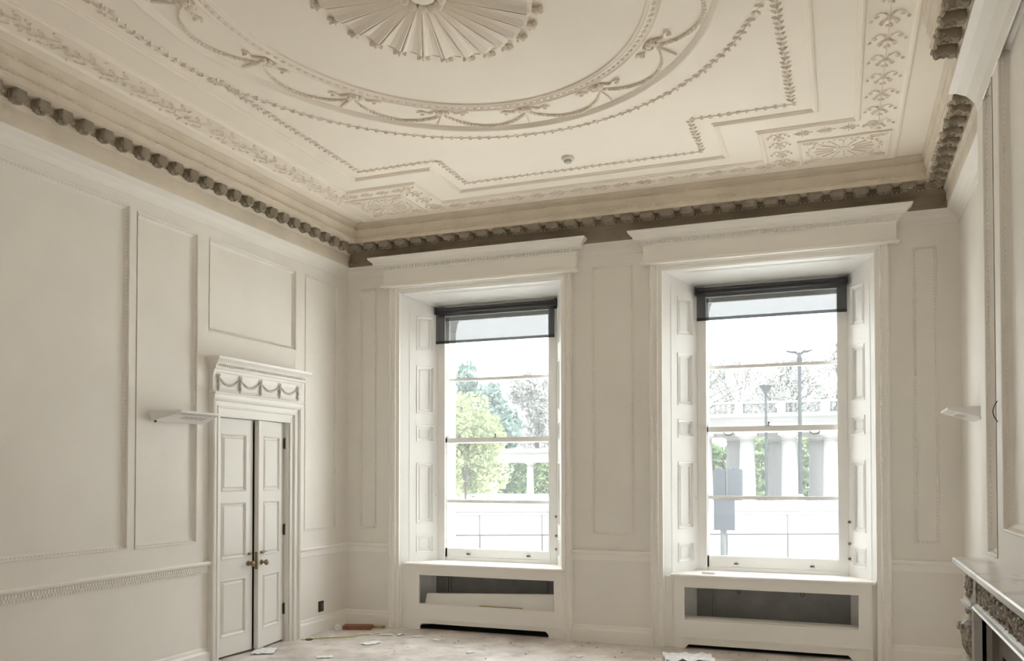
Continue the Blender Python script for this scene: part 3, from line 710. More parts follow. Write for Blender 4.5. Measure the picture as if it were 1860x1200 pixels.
# loose boards inside the left casing
def loose(name, pts, th, m, **k):
    b = new(); v0 = [b.verts.new(p) for p in pts]; v1 = [b.verts.new((p[0], p[1] + th, p[2] + .004)) for p in pts]
    b.faces.new(v0); b.faces.new(v1[::-1])
    for i in range(len(pts)): j = (i + 1) % len(pts); b.faces.new((v0[i], v0[j], v1[j], v1[i]))
    return obj(name, b, m, **k)
loose('loose_board', [(.945, .06, .264), (2.44, .06, .264), (2.44, .10, .425), (.945, .10, .365)], .018, TRIM, label='long white loose board lying tilted inside the left radiator casing', cat='board')
b = new(); box(b, (1.60, -.008, .273), (2.07, .03, .281)); obj('timber_strip', b, OCHRE, label='thin ochre timber strip on the lower lip of the left casing opening', cat='strip')
b = new(); box(b, (3.87, .05, .70), (4.0, .085, .722)); obj('paint_block', b, TRIM, label='small white block lying on the right window board near its left end', cat='block')

# ------------------------------------------------------------------ doorway on the left wall
d = empty('door_1', (0, -1.565, 0), kind='structure')
b = new(); path = [(-1.05 + .13, 0), (-1.05 + .13, 2.32), (-2.08 - .125, 2.32), (-2.08 - .125, 0)]
pr = [(0, 0), (0, .050), (.014, .056), (.026, .048), (.034, .034), (.070, .028), (.076, .038), (.084, .036), (.090, .018), (.128, .014), (.128, -.05)]
ring(b, ML, path, pr, closed=False) ; da = obj('door_architrave', b, DOORP, d)
b = new(); box(b, (-.12, -2.08, 2.155), (.014, -1.05, 2.20)); box(b, (-.08, -1.06, 0), (.0, -1.045, 2.16)); box(b, (-.08, -2.09, 0), (.0, -2.075, 2.16)); obj('door_lining', b, DOORP, d)
# overdoor: swagged frieze and little cornice
b = new(); y0, y1 = -2.205, -.92
prf = [(0, 2.30), (.060, 2.30), (.068, 2.315), (.075, 2.345), (.085, 2.35), (.085, 2.362), (.045, 2.37), (.040, 2.40), (.042, 2.50), (.050, 2.53), (.060, 2.545), (.066, 2.56), (.085, 2.565), (.088, 2.59), (.105, 2.60), (.12, 2.62), (.145, 2.645), (.15, 2.665), (0, 2.67)]
rows = []
for p, z in prf:
    q = max(0, (p - .045)) * .45; rows.append([b.verts.new(t) for t in ((0, y0 - q, z), (p, y0 - q, z), (p, y1 + q, z), (0, y1 + q, z))])
for r0, r1 in zip(rows, rows[1:]):
    for i in range(3): b.faces.new((r0[i], r0[i+1], r1[i+1], r1[i]))
od = obj('overdoor', b, DOORP, d)
b = new()
for i in range(46): y = y0 + .03 + i * (y1 - y0 - .06) / 45; blob(b, (.106, y, 2.592), (.010, .010, .012), n=6, mr=4)
obj('bead_course', b, DOORP, od)
b = new(); MO = lambda u, v, w: (.042 + w, u, v)
ys = [y0 + .06 + i * (y1 - y0 - .12) / 4 for i in range(5)]
for y in ys:
    for k in range(6): blob(b, (y + random.uniform(-.004, .004), 2.40 + .02 * k, .008), (.012, .014, .014), MO, n=6, mr=4)
    scroll(b, MO, y - .014, 2.512, 0, .016, 1, .005, 1, n=8); scroll(b, MO, y + .014, 2.512, PI, .016, 1, .005, -1, n=8); box(b, (y - .022, 2.53, 0), (y + .022, 2.536, .012), MO)
    leaf(b, MO, y, 2.40, -PI / 2, .03, .01, .012)
for ya, yb in zip(ys, ys[1:]):
    for i in range(15):
        u = i / 14; y = ya + .012 + (yb - ya - .024) * u; z = 2.495 - .062 * math.sin(PI * u) ** .8; blob(b, (y, z, .006), (.013, .0075 + .005 * math.sin(PI * u), .011), MO, n=6, mr=4)
obj('swag_relief', b, mat('swag_paint', (.66, .63, .58), .5), od)
# leaves
def door_leaf(name, hinge_y, width, sgn, ang, label):
    e = empty(name, (-.055, hinge_y, .02)); e.parent = d; e.matrix_parent_inverse = d.matrix_basis.inverted(); e.rotation_euler = (0, 0, ang)
    if label: e['label'] = label
    Ht = 2.13; T = .045
    MLf = lambda u, v, w: (w, sgn * u, v)      # local: u from hinge along width
    b = new(); st = .085; hs = [(st, width - st, 1.47, 1.99, .014), (st, width - st, .86, 1.37, .014), (st, width - st, .17, .68, .014)]
    plate(b, MLf, 0, width, 0, Ht, hs)
    for h in hs:
        ring(b, MLf, rect(*h[:4]), [(0, .001), (.006, .005), (.012, .001), (.016, -.012), (.020, -.014)])
        i_ = .04; ring(b, MLf, rect(h[0] + i_, h[1] - i_, h[2] + i_, h[3] - i_), [(-.012, -.0138), (0, -.004), (.002, -.003)])
        quad(b, MLf(h[0] + i_ + .002, h[2] + i_ + .002, -.003), MLf(h[1] - i_ - .002, h[2] + i_ + .002, -.003), MLf(h[1] - i_ - .002, h[3] - i_ - .002, -.003), MLf(h[0] + i_ + .002, h[3] - i_ - .002, -.003))
    for a_, b_ in (((0, 0), (width, 0)), ((width, 0), (width, Ht)), ((width, Ht), (0, Ht)), ((0, Ht), (0, 0))): quad(b, MLf(*a_, 0), MLf(*b_, 0), MLf(*b_, -T), MLf(*a_, -T))
    quad(b, MLf(0, 0, -T), MLf(width, 0, -T), MLf(width, Ht, -T), MLf(0, Ht, -T))
    def lobj(n, bm, m, sm=False):
        me = bpy.data.meshes.new(n); bmesh.ops.recalc_face_normals(bm, faces=bm.faces[:]); bm.to_mesh(me); bm.free(); me.materials.append(m)
        if sm: me.polygons.foreach_set('use_smooth', [True] * len(me.polygons))
        o = bpy.data.objects.new(n, me); C.objects.link(o); o.parent = e; return o
    lobj('panelled_leaf', b, DOORP)
    for z in (.30, 1.08, 1.93):
        b = new(); lathe(b, [(.009, z - .055), (.010, z - .05), (.010, z + .05), (.006, z + .06)], (.012, -.004 * sgn, 0), 'z', 10); box(b, (.0, 0, z - .05), (.004, .018 * sgn, z + .05)); lobj('hinge', b, STEEL, False)
    ky = sgn * (width - .055)
    def knob(y, z):
        b = new(); lathe(b, [(.024, 0), (.024, .006), (.010, .010), (.009, .030), (.020, .038), (.027, .050), (.026, .062), (.015, .070)], (0, y, z), 'x', 18); lobj('door_knob', b, BRASS, True)
    knob(ky, .80)
    if sgn > 0:
        b = new(); box(b, (.0, ky - .005, .880), (.012, ky + .045, .897)); lathe(b, [(.012, 0), (.012, .018), (.006, .022)], (0, ky + .005, .888), 'x', 12); lobj('night_latch', b, BRASS)
    else:
        b = new(); box(b, (.0, ky - .02, .880), (.010, ky + .05, .905)); tube(b, [(.01, ky - .005, .893), (.03, ky - .03, .896), (.035, ky + .04, .90)], .005, 6); lobj('bolt', b, BRASS)
        b = new(); box(b, (-.036, sgn * width - .0005, .74), (-.010, sgn * width + (-.0025 if sgn < 0 else .0025), .90)); lobj('lock_plate', b, BRASS)
    return e
door_leaf('door_leaf', -2.065, .492, 1, -math.radians(3.0), None)
door_leaf('door_leaf', -1.062, .486, -1, math.radians(8.5), None)

# ------------------------------------------------------------------ wall fittings
def uplight(x, yc, zt, s, label):
    e = empty('wall_uplight', (x, yc, zt), label, 'wall light', 'white wedge wall uplights')
    hw = .325; D = .235; m_ = mat('uplight_enamel', (.80, .79, .77), .35)
    mp = lambda u, v, w: (x + s * w, yc + u, zt + v)   # u along wall, v up, w out
    b = new(); T = .014
    A = [(-hw + .10, 0, D), (hw - .10, 0, D), (hw, 0, 0), (-hw, 0, 0)]
    top_o = [b.verts.new(mp(*q)) for q in A]; top_i = [b.verts.new(mp(q[0] * .93, q[1], max(.008, q[2] - .012))) for q in A]
    fr = [b.verts.new(mp(-hw + .10, -T, D)), b.verts.new(mp(hw - .10, -T, D))]
    lo = [b.verts.new(mp(hw - .03, -.085, 0)), b.verts.new(mp(-hw + .03, -.085, 0))]
    b.faces.new((top_o[0], top_o[1], fr[1], fr[0])); b.faces.new((fr[0], fr[1], lo[0], lo[1]))
    b.faces.new((top_o[3], top_o[0], fr[0], lo[1])); b.faces.new((top_o[1], top_o[2], lo[0], fr[1]))
    for i in range(4): j = (i + 1) % 4; b.faces.new((top_o[i], top_o[j], top_i[j], top_i[i]))
    b.faces.new([b.verts.new(mp(q[0] * .93, -.03, max(.008, q[2] - .03))) for q in A])
    obj('housing', b, m_, e)
    b = new()
    for k in range(5):       # vent slots in the sloping underside
        u0 = -.09 + k * .055
        for (fa, fb) in ((.35, .60),):
            def P(f, u): 
                yv = -T + (-.085 + T) * f; return mp(u, yv - .0015, D * (1 - f))
            quad(b, P(fa, u0 + .02), P(fa, u0 + .034), P(fb, u0 + .014), P(fb, u0))
    obj('vent_slots', b, SOCK, e)
    b = new(); blob(b, mp(-hw + .05, -.085, .02), (.012, .012, .012), n=8); obj('cable_gland', b, STEEL, e)
uplight(0, -2.57, 2.155, 1, 'white wedge-shaped uplight with slotted underside on the left wall beside the doorway')
uplight(XR, -1.0, 2.13, -1, 'white wedge-shaped uplight on the right wall, mostly hidden behind the chimney breast')
e = empty('wall_socket', (0, -.487, .26), 'black socket plate low on the left wall near the corner', 'socket')
b = new(); box(b, (0, -.53, .205), (.009, -.445, .315)); obj('faceplate', b, SOCK, e)
b = new(); box(b, (.009, -.51, .235), (.016, -.465, .285)); obj('insert', b, STEEL, e)
b = new(); tube(b, [(XB - .004 - .022 * math.sin(PI * i / 12), -2.865, 1.93 + .115 * i / 12) for i in range(13)], .0025, 6)
obj('cable_loop', b, SIGM, label='small dark curved cable end on the chimney breast frame', cat='cable')
for nmx, p in (('left', (.118, -.118, 3.935)), ('right', (XR - .118, -.118, 3.935))):
    b = new()
    for k in range(7): a = 2 * PI * k / 7; blob(b, (p[0] + .022 * math.cos(a), p[1] - .004, p[2] + .022 * math.sin(a)), (.013, .013, .013), n=6, mr=4)
    blob(b, p, (.016, .02, .016), n=8)
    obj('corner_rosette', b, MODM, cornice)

# ------------------------------------------------------------------ marble fireplace
e = empty('fireplace', (XB, EY, 0), 'carved pale marble chimneypiece on the chimney breast, cut off by the right edge', 'fireplace')
SX0 = 5.725
b = new(); rows = []
for off, z in ((.045, 1.085), (.030, 1.092), (.022, 1.102), (.006, 1.108), (0, 1.118), (0, 1.140), (.006, 1.148), (.012, 1.150)):
    rows.append([b.verts.new(t) for t in ((XB, -2.40 - off, z), (SX0 + off, -2.40 - off, z), (SX0 + off, -5.54 + off, z), (XB, -5.54 + off, z))])
for r0, r1 in zip(rows, rows[1:]):
    for i in range(3): b.faces.new((r0[i], r0[i+1], r1[i+1], r1[i]))
b.faces.new(rows[0]); b.faces.new(rows[-1]); obj('mantelshelf', b, MARBLE, e)
def yblk(b, x0, ya, yb, z0, z1, x1=XB): box(b, (x0, min(ya, yb), z0), (x1, max(ya, yb), z1))
for s in (0, 1):
    Y = (lambda y: y) if s == 0 else (lambda y: 2 * EY - y)
    b = new(); yblk(b, 5.835, Y(-2.47), Y(-2.80), 0, .87); yblk(b, 5.80, Y(-2.46), Y(-2.82), 0, .14)
    yblk(b, 5.82, Y(-2.80), Y(-2.86), 0, .93); obj('jamb', b, CARVED if False else mat('jamb_marble', (.52, .49, .44), .35, var=.15, vscale=8), e)
    b = new(); yblk(b, 5.80, Y(-2.46), Y(-2.74), .93, 1.09); yblk(b, 5.79, Y(-2.76), Y(-2.86), .90, 1.09); obj('end_block', b, CARVED, e)
    b = new(); yblk(b, 5.765, Y(-2.44), Y(-2.76), .885, .905); yblk(b, 5.78, Y(-2.45), Y(-2.75), .905, .928); obj('capital_moulding', b, MARBLE, e)
    b = new()   # carved tablet on the end block
    mpx = lambda u, v, w: (5.80 - w, Y(u), v)
    for k in range(26): blob(b, (-2.60 + random.uniform(-.12, .12), 1.01 + random.uniform(-.065, .065), .004), (.022, .016, .02), mpx, n=7, mr=4, rot=random.uniform(0, 3))
    for k in range(4): scroll(b, mpx, -2.53 - .05 * k, 1.01 + (.02 if k % 2 else -.02), k, .028, 1.2, .007, 1 if k % 2 else -1, h=.012)
    mpy = lambda u, v, w: (u, Y(-2.46) + (w if s == 0 else -w), v)
    for k in range(12): blob(b, (5.855 + random.uniform(-.045, .045), 1.01 + random.uniform(-.06, .06), .002), (.016, .016, .014), mpy, n=6, mr=4)
    obj('carved_tablet', b, CARVED, e)
    # bracket figure: flaring leaf basket, mask and hanging foliage
    b = new(); cy = Y(-2.58)
    lathe(b, [(.025, .885), (.045, .87), (.04, .85), (.05, .82), (.085, .785), (.10, .765), (.092, .745), (.085, .70), (.07, .64), (.05, .60), (.028, .575)], (5.835, cy, 0), 'z', 14, sy=1.25)
    for k in range(14):
        a = 2 * PI * k / 14; blob(b, (5.835 + .095 * math.cos(a), cy + .12 * math.sin(a), .765), (.016, .018, .022), n=6, mr=4)
    for k in range(9):
        a = PI * .5 + PI * k / 8; blob(b, (5.835 + .05 * math.cos(a), cy + .06 * math.sin(a), .86 + .012 * (k % 2)), (.014, .014, .026), n=6, mr=4)
    for k in range(10):
        a = PI * .45 + PI * 1.1 * k / 9
        tube(b, [(5.835 + r * math.cos(a), cy + 1.2 * r * math.sin(a), z) for r, z in ((.075, .72), (.070, .66), (.045, .60), (.03, .575))], [.010, .012, .010, .006], 5)
    obj('leaf_basket', b, CARVED, e)
    b = new()
    for k in range(5):
        ph = k * 1.25; tube(b, [(5.80 + .018 * math.sin(ph + i * .8) - .010 * math.sin(PI * i / 8), cy + .035 * math.cos(ph + i * .55), .585 - .055 * i) for i in range(9)], [.010, .014, .013, .012, .014, .013, .012, .010, .006], 6)
    for k in range(12): blob(b, (5.80 + random.uniform(-.02, .02), cy + random.uniform(-.04, .04), .20 + .033 * k), (.016, .018, .020), n=6, mr=4)
    obj('hanging_foliage', b, MARBLE, e)
b = new(); yblk(b, 5.82, -2.86, -5.08, .91, 1.09); yblk(b, 5.78, -2.86, -5.08, 1.068, 1.09)
obj('frieze', b, CARVED, e)
b = new(); mpx = lambda u, v, w: (5.82 - w, u, v)
y = -2.92; k = 0
while y > -5.05:
    scroll(b, mpx, y, 1.0 + (.012 if k % 2 else -.012), k * 1.3, .042, 1.5, .009, 1 if k % 2 else -1, h=.016, n=16)
    for j in range(7): blob(b, (y + random.uniform(-.05, .05), .995 + random.uniform(-.06, .06), .006), (.020, .010, .020), mpx, n=6, mr=4, rot=random.uniform(0, 3))
    for j in range(4): leaf(b, mpx, y + .04, 1.0, random.uniform(0, 6.3), .05, .014, .03)
    y -= .085; k += 1
obj('frieze_carving', b, CARVED, e)
b = new(); ring(b, lambda u, v, w: (5.84 - w, u, v), [(-2.86, 0), (-2.86, .905), (-5.08, .905), (-5.08, 0)][::-1], [(0, 0), (0, .06), (.006, .07), (.014, .064), (.020, .05), (.026, .052), (.034, .04), (.040, .02), (.046, 0)], closed=False)
obj('opening_moulding', b, MARBLE, e)
b = new(); plate(b, lambda u, v, w: (5.865, u, v), -5.05, -2.88, 0, .88, [(-4.75, -3.19, -.01, .72, None)]); obj('slips', b, SLIP, e)
b = new(); box(b, (5.87, -4.75, 0), (6.35, -3.19, .74))
bmesh.ops.delete(b, geom=[f for f in b.faces if abs(f.calc_center_median().x - 5.87) < .01], context='FACES'); obj('firebox', b, BLACK, e)
b = new(); box(b, (5.45, -5.4, 0), (5.80, -2.55, .015)); obj('hearth', b, SLIP, e)

# ------------------------------------------------------------------ floor litter
b = new(); bmesh.ops.create_cube(b, size=1, matrix=Matrix.Translation((.30, -.24, .022)) @ Matrix.Rotation(.32, 4, 'Z') @ Matrix.Diagonal((.30, .13, .04, 1))); bmesh.ops.bevel(b, geom=b.edges[:], offset=.004, segments=1)
obj('timber_offcut', b, WOOD, label='reddish brown timber offcut on the floor in the left corner', cat='timber')
b = new(); bmesh.ops.create_cube(b, size=1, matrix=Matrix.Translation((.40, -.09, .012)) @ Matrix.Rotation(-.05, 4, 'Z') @ Matrix.Diagonal((.26, .06, .02, 1)))
obj('plank_scrap', b, OCHRE, label='flat ochre wood scrap behind the reddish timber in the left corner', cat='timber')
b = new(); tube(b, [(.165 + .03 * math.cos(a), -.42, .033 + .028 * math.sin(a)) for a in [2 * PI * i / 16 for i in range(17)]], .009, 8, False)
obj('pipe_ring', b, PAPER, label='white ring offcut standing beside the reddish timber', cat='ring')
def sheet(name, x, y, sx, sy, rz, label, cat, m=PAPER, lift=.012, group=None):
    b = new(); N = 6; g = [[b.verts.new(((i / N - .5) * sx, (j / N - .5) * sy, .004 + abs(math.sin(i * 1.3 + j * .9 + x * 3)) * lift)) for j in range(N + 1)] for i in range(N + 1)]
    for i in range(N):
        for j in range(N): b.faces.new((g[i][j], g[i+1][j], g[i+1][j+1], g[i][j+1]))
    bmesh.ops.rotate(b, verts=b.verts[:], matrix=Matrix.Rotation(rz, 3, 'Z')); bmesh.ops.translate(b, verts=b.verts[:], vec=(x, y, 0))
    obj(name, b, m, label=label, cat=cat, group=group)
sheet('paper_sheet', .10, -1.56, .20, .26, .5, 'white paper sheet lying on the floor in front of the double doors', 'paper')
sheet('paper_sheet', 3.84, -.55, .42, .30, .3, 'large crumpled blue-white sheet on the floor before the right window', 'paper', lift=.05)
for x, y, sx, sy, lb in ((.60, -.47, .10, .05, 'small white scrap on the floor, nearest the right end of the reddish timber'), (.75, -.43, .14, .07, 'white scrap second to the right of the reddish timber'),
        (.88, -.38, .12, .05, 'white scrap before the left corner of the left radiator casing'), (.83, -.86, .20, .12, 'largest white paper scrap, on the open floor before the left corner'),
        (.76, -1.56, .14, .10, 'white scrap at the bottom edge, right of the sheet by the doors'), (1.10, -.42, .10, .05, 'narrow white scrap under the left part of the left radiator casing'),
        (1.35, -.50, .09, .05, 'small white scrap before the middle of the left radiator casing'), (2.72, -.36, .06, .05, 'tiny white scrap beside the pier skirting right of the left window'),
        (2.9, -.72, .08, .06, 'small white scrap farther out from the pier between the windows'), (1.9, -.9, .10, .05, 'small white scrap on the open floor before the left window'),
        (.30, -.75, .08, .05, 'small white scrap between the double doors and the reddish timber')):
    sheet('paper_scrap', x, y, sx, sy, x * 9, lb, 'scrap', lift=.006, group='white scraps on the floor')
b = new(); lathe(b, [(.035, 0), (.04, .004), (.036, .012), (.02, .016)], (.16, -.93, 0), 'z', 14); obj('dark_puck', b, STEEL, label='small dark round puck on the floor beside the double doors', cat='debris')
b = new(); tube(b, [(.10 + .09 * i + .02 * math.sin(i * 2), -.98 + .085 * i + .03 * math.sin(i * 1.4), .008) for i in range(8)], .006, 6); obj('yellow_flex', b, TAPE, label='yellow-green flex trailing along the floor by the left skirting', cat='cable')
random.seed(5); b = new()
for k in range(60):
    x, y = random.uniform(1.2, 5.5), -random.uniform(.06, 1.6) ** 1.0; r = random.uniform(.004, .014); blob(b, (x, y, r * .5), (r, r * random.uniform(.6, 1.3), r * .6), n=5, mr=3, rot=k)
obj('rubble_crumbs', b, mat('crumbs', (.62, .57, .52), .9, var=.4, vscale=20), kind='stuff', label='scattered plaster crumbs over the dusty floor', cat='crumbs')

# ------------------------------------------------------------------ outdoors
b = new(); box(b, (-120, .83, -.9), (120, 160, -.8)); obj('ground', b, ROAD, kind='structure')
# low stone parapet across the street
pw = empty('parapet_wall', (0, 10.5, -.8), 'long pale stone parapet wall with block joints across the street', 'wall')
A0, A1 = Vector((-9.2, 6.6)), Vector((9.0, 14.4)); dv = (A1 - A0); LW = dv.length; dv = dv / LW; nv = Vector((-dv.y, dv.x))
MW = lambda u, v, w: (A0.x + dv.x * u - nv.x * w, A0.y + dv.y * u - nv.y * w, v)
b = new(); box(b, (0, -.8, -.45), (LW, .72, 0), MW); obj('wall_blocks', b, STONE, pw)
b = new(); box(b, (0, .80, -.55), (LW, 1.02, .05), MW); obj('coping', b, STONE, pw)
b = new(); box(b, (0, .72, -.5), (LW, .80, .02), MW); obj('coping_band', b, STONE2, pw)
b = new(); box(b, (0, .258, 0), (LW, .284, .004), MW); box(b, (0, -.30, 0), (LW, -.288, .004), MW)
for k in range(14):
    u = .32 + k * 1.40; box(b, (u, -.8, 0), (u + .030, .272, .004), MW); box(b, (u + .0, .28, 0), (u + .018, .72, .003), MW)
obj('block_joints', b, JOINT, pw)

def column(name, x, y, z0, z1, r, m, **k):
    e = empty(name, (x, y, z0), **k); h = z1 - z0
    b = new(); n = 8; prof = [(r * (1 - .16 * (i / n) ** 1.6), z0 + r * .35 + (h - r * 1.2) * i / n) for i in range(n + 1)]; lathe(b, prof, (x, y, 0), 'z', 20); obj('shaft', b, m, e, True)
    b = new(); lathe(b, [(r * .88, z1 - r * .86), (r * .95, z1 - r * .8), (r * .86, z1 - r * .72), (r * .9, z1 - r * .55), (r * 1.18, z1 - r * .3)], (x, y, 0), 'z', 20); box(b, (x - r * 1.25, y - r * 1.25, z1 - r * .3), (x + r * 1.25, y + r * 1.25, z1)); obj('capital', b, m, e)
    b = new(); lathe(b, [(r * 1.2, z0), (r * 1.22, z0 + r * .15), (r * 1.1, z0 + r * .35)], (x, y, 0), 'z', 20); obj('base', b, m, e); return e
PX, F_, PY = 930., 1550.309, 827.577
def at(px, py, Y):
    """point on the plane y = Y behind that picture position"""
    dd = CR * ((px - PX) / F_) + CU * (-(py - PY) / F_) + CF; t = (Y - CP.y) / dd.y; return CP + dd * t
Y1 = 45.
for i, px in enumerate((1203, 1280, 1357, 1434, 1510, 1588)):
    p = at(px, 785, Y1); column('column', p.x, Y1, -.5, 4.05, .50, STONE, label='white front-row column of the near colonnade, seen through the right window', cat='column', group='front columns of the near colonnade')
for i, px in enumerate((1255, 1332, 1408, 1483, 1558)):
    p = at(px, 790, Y1 + 5); column('column', p.x, Y1 + 5, -.5, 4.15, .50, STONE2, label='grey rear-row column of the near colonnade, in shade between the white ones', cat='column', group='rear columns of the near colonnade')
xa, xb_ = at(1190, 785, Y1).x, at(1620, 785, Y1).x
en = empty('colonnade_entablature', ((xa + xb_) / 2, Y1, 4.05), 'white stone entablature with balustrade over the near colonnade', 'entablature')
b = new(); box(b, (xa, Y1 - .5, 4.05), (xb_, Y1 + 5.6, 4.7)); box(b, (xa, Y1 - .56, 4.7), (xb_, Y1 + 5.6, 4.95)); box(b, (xa, Y1 - .9, 5.0), (xb_, Y1 + 5.9, 5.12)); obj('beam', b, STONE, en)
b = new(); box(b, (xa, Y1 - .7, 4.95), (xb_, Y1 - .5, 5.0)); box(b, (xa, Y1 - .35, 5.12), (xb_, Y1 - .2, 5.28)); obj('shadow_band', b, STONE2, en)
b = new(); box(b, (xa, Y1 - .5, 5.12), (xb_, Y1, 5.25)); box(b, (xa, Y1 - .5, 5.82), (xb_, Y1, 5.95)); x = xa
while x < xb_:
    box(b, (x, Y1 - .5, 5.25), (x + .5, Y1, 5.82)); x += 2.45
obj('balustrade_rail', b, STONE, en)
b = new(); lathe(b, [(.06, 5.25), (.11, 5.4), (.06, 5.6), (.06, 5.7), (.09, 5.82)], (0, 0, 0), 'z', 8)
bal = bpy.data.meshes.new('baluster'); b.to_mesh(bal); b.free(); bal.materials.append(STONE); x = xa + .6; k = 0
while x < xb_ - .3:
    o = bpy.data.objects.new('baluster', bal); C.objects.link(o); o.parent = en; o.matrix_parent_inverse = en.matrix_basis.inverted(); o.location = (x, Y1 - .25, 0)
    x += .33 if k % 6 < 5 else .80; k += 1
b = new(); box(b, (at(1600, 800, Y1).x - 2.2, Y1 + 5.6, -.5), (xb_ + 4, Y1 + 6, 4.1)); obj('pavilion_wall', b, STONE2, kind='structure')
# farther colonnade seen through the left window
Y2 = 80.
for i, px in enumerate((765, 831, 897, 963, 1030)):
    p = at(px, 840, Y2); column('column', p.x, Y2, -1.2, 2.86, .40, STONE, label='slender white column of the far colonnade, seen through the left window', cat='column', group='columns of the far colonnade')
b = new(); xa, xb_ = at(740, 840, Y2).x, at(1060, 840, Y2).x; box(b, (xa, Y2 - .45, 2.86), (xb_, Y2 + .5, 3.9)); box(b, (xa, Y2 - .8, 3.95), (xb_, Y2 + .8, 4.15)); box(b, (xa, Y2 - .55, 3.9), (xb_, Y2 + .5, 3.96)); box(b, (xa, Y2 - .6, 4.15), (xb_, Y2 + .6, 4.4))
obj('colonnade_beam', b, STONE, label='white stone beam carried by the far slender columns', cat='beam')

def tree(name, c, rad, n, size, lm, label, z0=-.8, trunk_r=.3, branches=10, seed=1, blobs=14, hollow=.6, group=None, cat='tree'):
    rnd = random.Random(seed); e = empty(name, (c[0], c[1], z0), label, cat, group)
    cl = []
    for k in range(blobs):
        while True:
            q = Vector((rnd.uniform(-1, 1), rnd.uniform(-1, 1), rnd.uniform(-1, 1)))
            if q.length < .85: break
        cl.append((Vector((c[0] + q.x * rad[0], c[1] + q.y * rad[1], c[2] + q.z * rad[2])), rnd.uniform(.22, .42)))
    verts, faces = [], []
    for k in range(n):
        cc, s = rnd.choice(cl); d_ = Vector((rnd.gauss(0, 1), rnd.gauss(0, 1), rnd.gauss(0, 1))).normalized() * (hollow + (1 - hollow) * rnd.random()) 
        p = cc + Vector((d_.x * rad[0], d_.y * rad[1], d_.z * rad[2])) * s
        a = Vector((rnd.gauss(0, 1), rnd.gauss(0, 1), rnd.gauss(0, 1))).normalized(); b_ = a.orthogonal().normalized(); sz = size * rnd.uniform(.5, 1.2); i = len(verts)
        verts += [p - a * sz, p + b_ * sz * .5, p + a * sz, p - b_ * sz * .5]; faces.append((i, i+1, i+2, i+3))
    me = bpy.data.meshes.new('crown'); me.from_pydata([tuple(v) for v in verts], [], faces); me.materials.append(lm)
    o = bpy.data.objects.new('crown', me); C.objects.link(o); o.parent = e; o.matrix_parent_inverse = e.matrix_basis.inverted()
    if trunk_r:
        b = new(); base = Vector((c[0], c[1], z0)); fork = Vector((c[0], c[1], c[2] - rad[2] * .6))
        tube(b, [base, base.lerp(fork, .5) + Vector((trunk_r * .4, 0, 0)), fork], [trunk_r, trunk_r * .8, trunk_r * .7], 8)
        for k in range(branches):
            cc, s = cl[k % len(cl)]; mid = fork.lerp(cc, .5) + Vector((rnd.uniform(-.1, .1) * rad[0], 0, rnd.uniform(-.05, .15) * rad[2])); tube(b, [fork, mid, cc], [trunk_r * .45, trunk_r * .28, trunk_r * .1], 6)
            for j in range(3): tip = cc + Vector((rnd.uniform(-1, 1) * rad[0], rnd.uniform(-1, 1) * rad[1], rnd.uniform(-.3, 1) * rad[2])) * .35; tube(b, [mid.lerp(cc, rnd.uniform(.2, .9)), tip], [trunk_r * .15, trunk_r * .05], 5)
        obj('trunk', b, BARK, e)
    return e
p = at(880, 770, 99); tree('tree', (p.x, 99, p.z), (5.3, 5, 8.9), 9000, .42, LEAF_BLUE, 'tall blue-green tree rising high behind the far colonnade in the left window', seed=3, blobs=26, trunk_r=.6)
p = at(845, 790, 34); tree('tree', (p.x, 34, 2.9), (2.5, 2.2, 3.1), 5200, .17, LEAF_LIME, 'pale lime-green tree before the far colonnade, left side of the left window', seed=8, blobs=26, trunk_r=.09, branches=6)
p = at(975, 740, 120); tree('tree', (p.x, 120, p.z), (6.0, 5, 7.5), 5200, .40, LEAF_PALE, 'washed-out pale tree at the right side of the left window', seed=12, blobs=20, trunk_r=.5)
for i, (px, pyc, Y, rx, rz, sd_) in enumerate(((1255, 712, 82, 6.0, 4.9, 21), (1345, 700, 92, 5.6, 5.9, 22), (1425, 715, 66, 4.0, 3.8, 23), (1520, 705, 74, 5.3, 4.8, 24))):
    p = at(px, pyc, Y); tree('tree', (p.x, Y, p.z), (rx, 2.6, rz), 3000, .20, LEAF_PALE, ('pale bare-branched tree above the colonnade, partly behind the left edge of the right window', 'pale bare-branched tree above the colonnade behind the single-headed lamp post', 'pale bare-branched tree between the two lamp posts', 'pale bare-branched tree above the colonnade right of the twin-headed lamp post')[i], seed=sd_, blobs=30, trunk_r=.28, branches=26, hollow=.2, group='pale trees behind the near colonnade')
def hedge(name, pxa, pxb, Y, z0, z1, n, size, lm, label, seed):
    rnd = random.Random(seed); xa, xb = at(pxa, 800, Y).x, at(pxb, 800, Y).x; verts, faces = [], []
    for k in range(n):
        u = rnd.random(); zt = z1 * (.86 + .14 * math.sin(u * 23 + seed)); p = Vector((xa + (xb - xa) * u, Y + rnd.uniform(-1, 1), z0 + (zt - z0) * rnd.random())); a = Vector((rnd.gauss(0, 1), rnd.gauss(0, 1), rnd.gauss(0, 1))).normalized(); b_ = a.orthogonal().normalized(); sz = size * rnd.uniform(.5, 1.2); i = len(verts)
        verts += [p - a * sz, p + b_ * sz * .55, p + a * sz, p - b_ * sz * .55]; faces.append((i, i+1, i+2, i+3))
    me = bpy.data.meshes.new(name); me.from_pydata([tuple(v) for v in verts], [], faces); me.materials.append(lm); o = bpy.data.objects.new(name, me); C.objects.link(o); tag(o, label, 'bushes', kind='stuff')
hedge('foliage', 740, 1060, 90, -1.2, 4.6, 9000, .40, LEAF_MID, 'dense green bushes behind the far colonnade', 2)
hedge('foliage', 1190, 1620, 58, -.5, 5.0, 9000, .30, LEAF_MID, 'bright green bushes behind the near colonnade', 4)

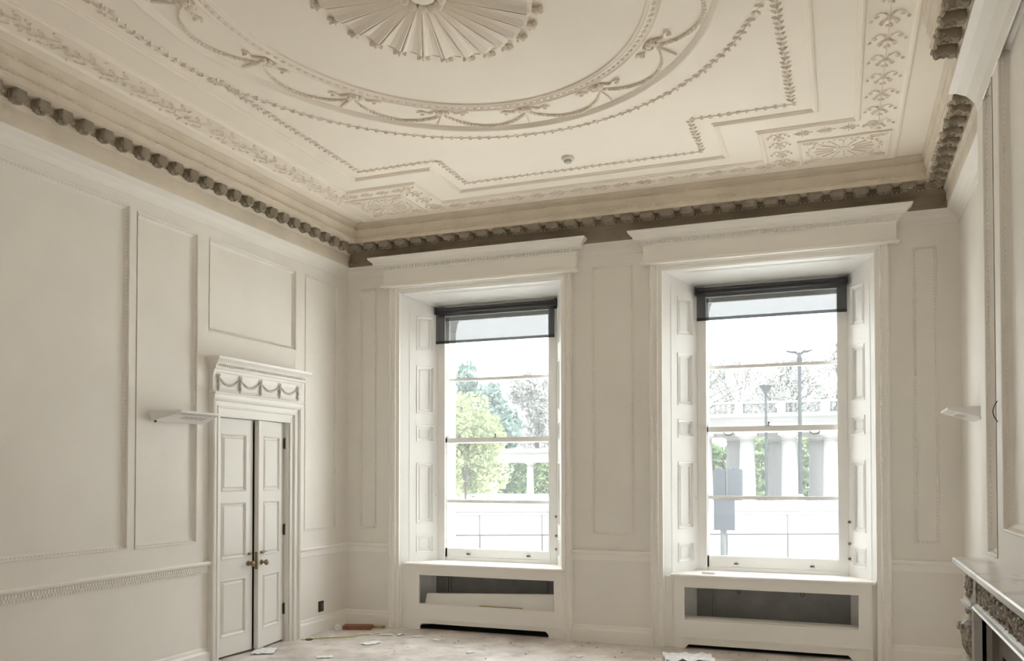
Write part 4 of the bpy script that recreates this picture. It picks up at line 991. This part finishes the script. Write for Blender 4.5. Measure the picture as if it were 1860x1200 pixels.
def post(x, y, z0, z1, r): 
    b = new(); lathe(b, [(r * 1.8, z0), (r * 1.8, z0 + .25), (r * 1.2, z0 + .35), (r, z0 + .5), (r * .7, z1)], (x, y, 0), 'z', 10); return b
p = at(1391, 712, 24); e = empty('lamp_post', (p.x, 24, -.8), 'dark lamp post with one bowl-shaped head, seen through the right window', 'lamp post', 'street lamps across the road')
obj('pole', post(p.x, 24, -.8, p.z, .06), LAMPM, e, True)
b = new(); lathe(b, [(.05, p.z - .05), (.10, p.z + .02), (.20, p.z + .17), (.24, p.z + .22), (.22, p.z + .25)], (p.x, 24, 0), 'z', 16); obj('lamp_head', b, LAMPM, e, True)
p = at(1452, 640, 16); e = empty('lamp_post', (p.x, 16, -.8), 'tall dark lamp post with two splayed arms at its top, right of the single-headed one', 'lamp post', 'street lamps across the road')
obj('pole', post(p.x, 16, -.8, p.z, .062), LAMPM, e, True)
b = new(); lathe(b, [(.05, p.z - .32), (.075, p.z - .2), (.04, p.z - .05)], (p.x, 16, 0), 'z', 10)
for s in (-1, 1): tube(b, [(p.x, 16, p.z - .05), (p.x + s * .12, 16, p.z + .02), (p.x + s * .20, 16, p.z + .02), (p.x + s * .34, 16, p.z + .055)], [.035, .035, .03, .015], 8)
obj('lamp_arms', b, LAMPM, e, True)
b = new(); pc = at(1455, 905, 16); lathe(b, [(.11, pc.z - .1), (.11, pc.z + .05), (.06, pc.z + .12)], (p.x, 16, 0), 'z', 12); obj('pole_collar', b, STONE, e)
# traffic signals seen from behind
T1 = at(1314, 1010, 6.2); yS = 6.2
e = empty('traffic_light', (T1.x, yS, -.8), 'grey traffic lights and sign plate on a post, seen from behind in the right window', 'traffic light')
b = new(); lathe(b, [(.045, -.8), (.045, at(1314, 905, yS).z)], (T1.x, yS, 0), 'z', 12); obj('post', b, mat('galvanised', (0.052, 0.056, 0.06), 1, spec=0), e, True)
def rectpx(b, xa, ya, xb, yb, Y, d): 
    p, q = at(xa, yb, Y), at(xb, ya, Y); box(b, (p.x, Y, p.z), (q.x, Y + d, q.z)); return p, q
b = new(); rectpx(b, 1297, 906, 1334, 962, yS - .06, .05); obj('sign_plate', b, SIGM, e)
for xa, xb, yt in ((1296, 1317, 852), (1321, 1347, 852)):
    b = new(); p, q = rectpx(b, xa, yt, xb, 908, yS + .05, .16); bmesh.ops.bevel(b, geom=b.edges[:], offset=.02, segments=2)
    cx = (p.x + q.x) / 2; lathe(b, [(.055, q.z - .02), (.045, q.z + .02), (.02, q.z + .04)], (cx, yS + .12, 0), 'z', 10); obj('signal_head', b, SIGM, e)
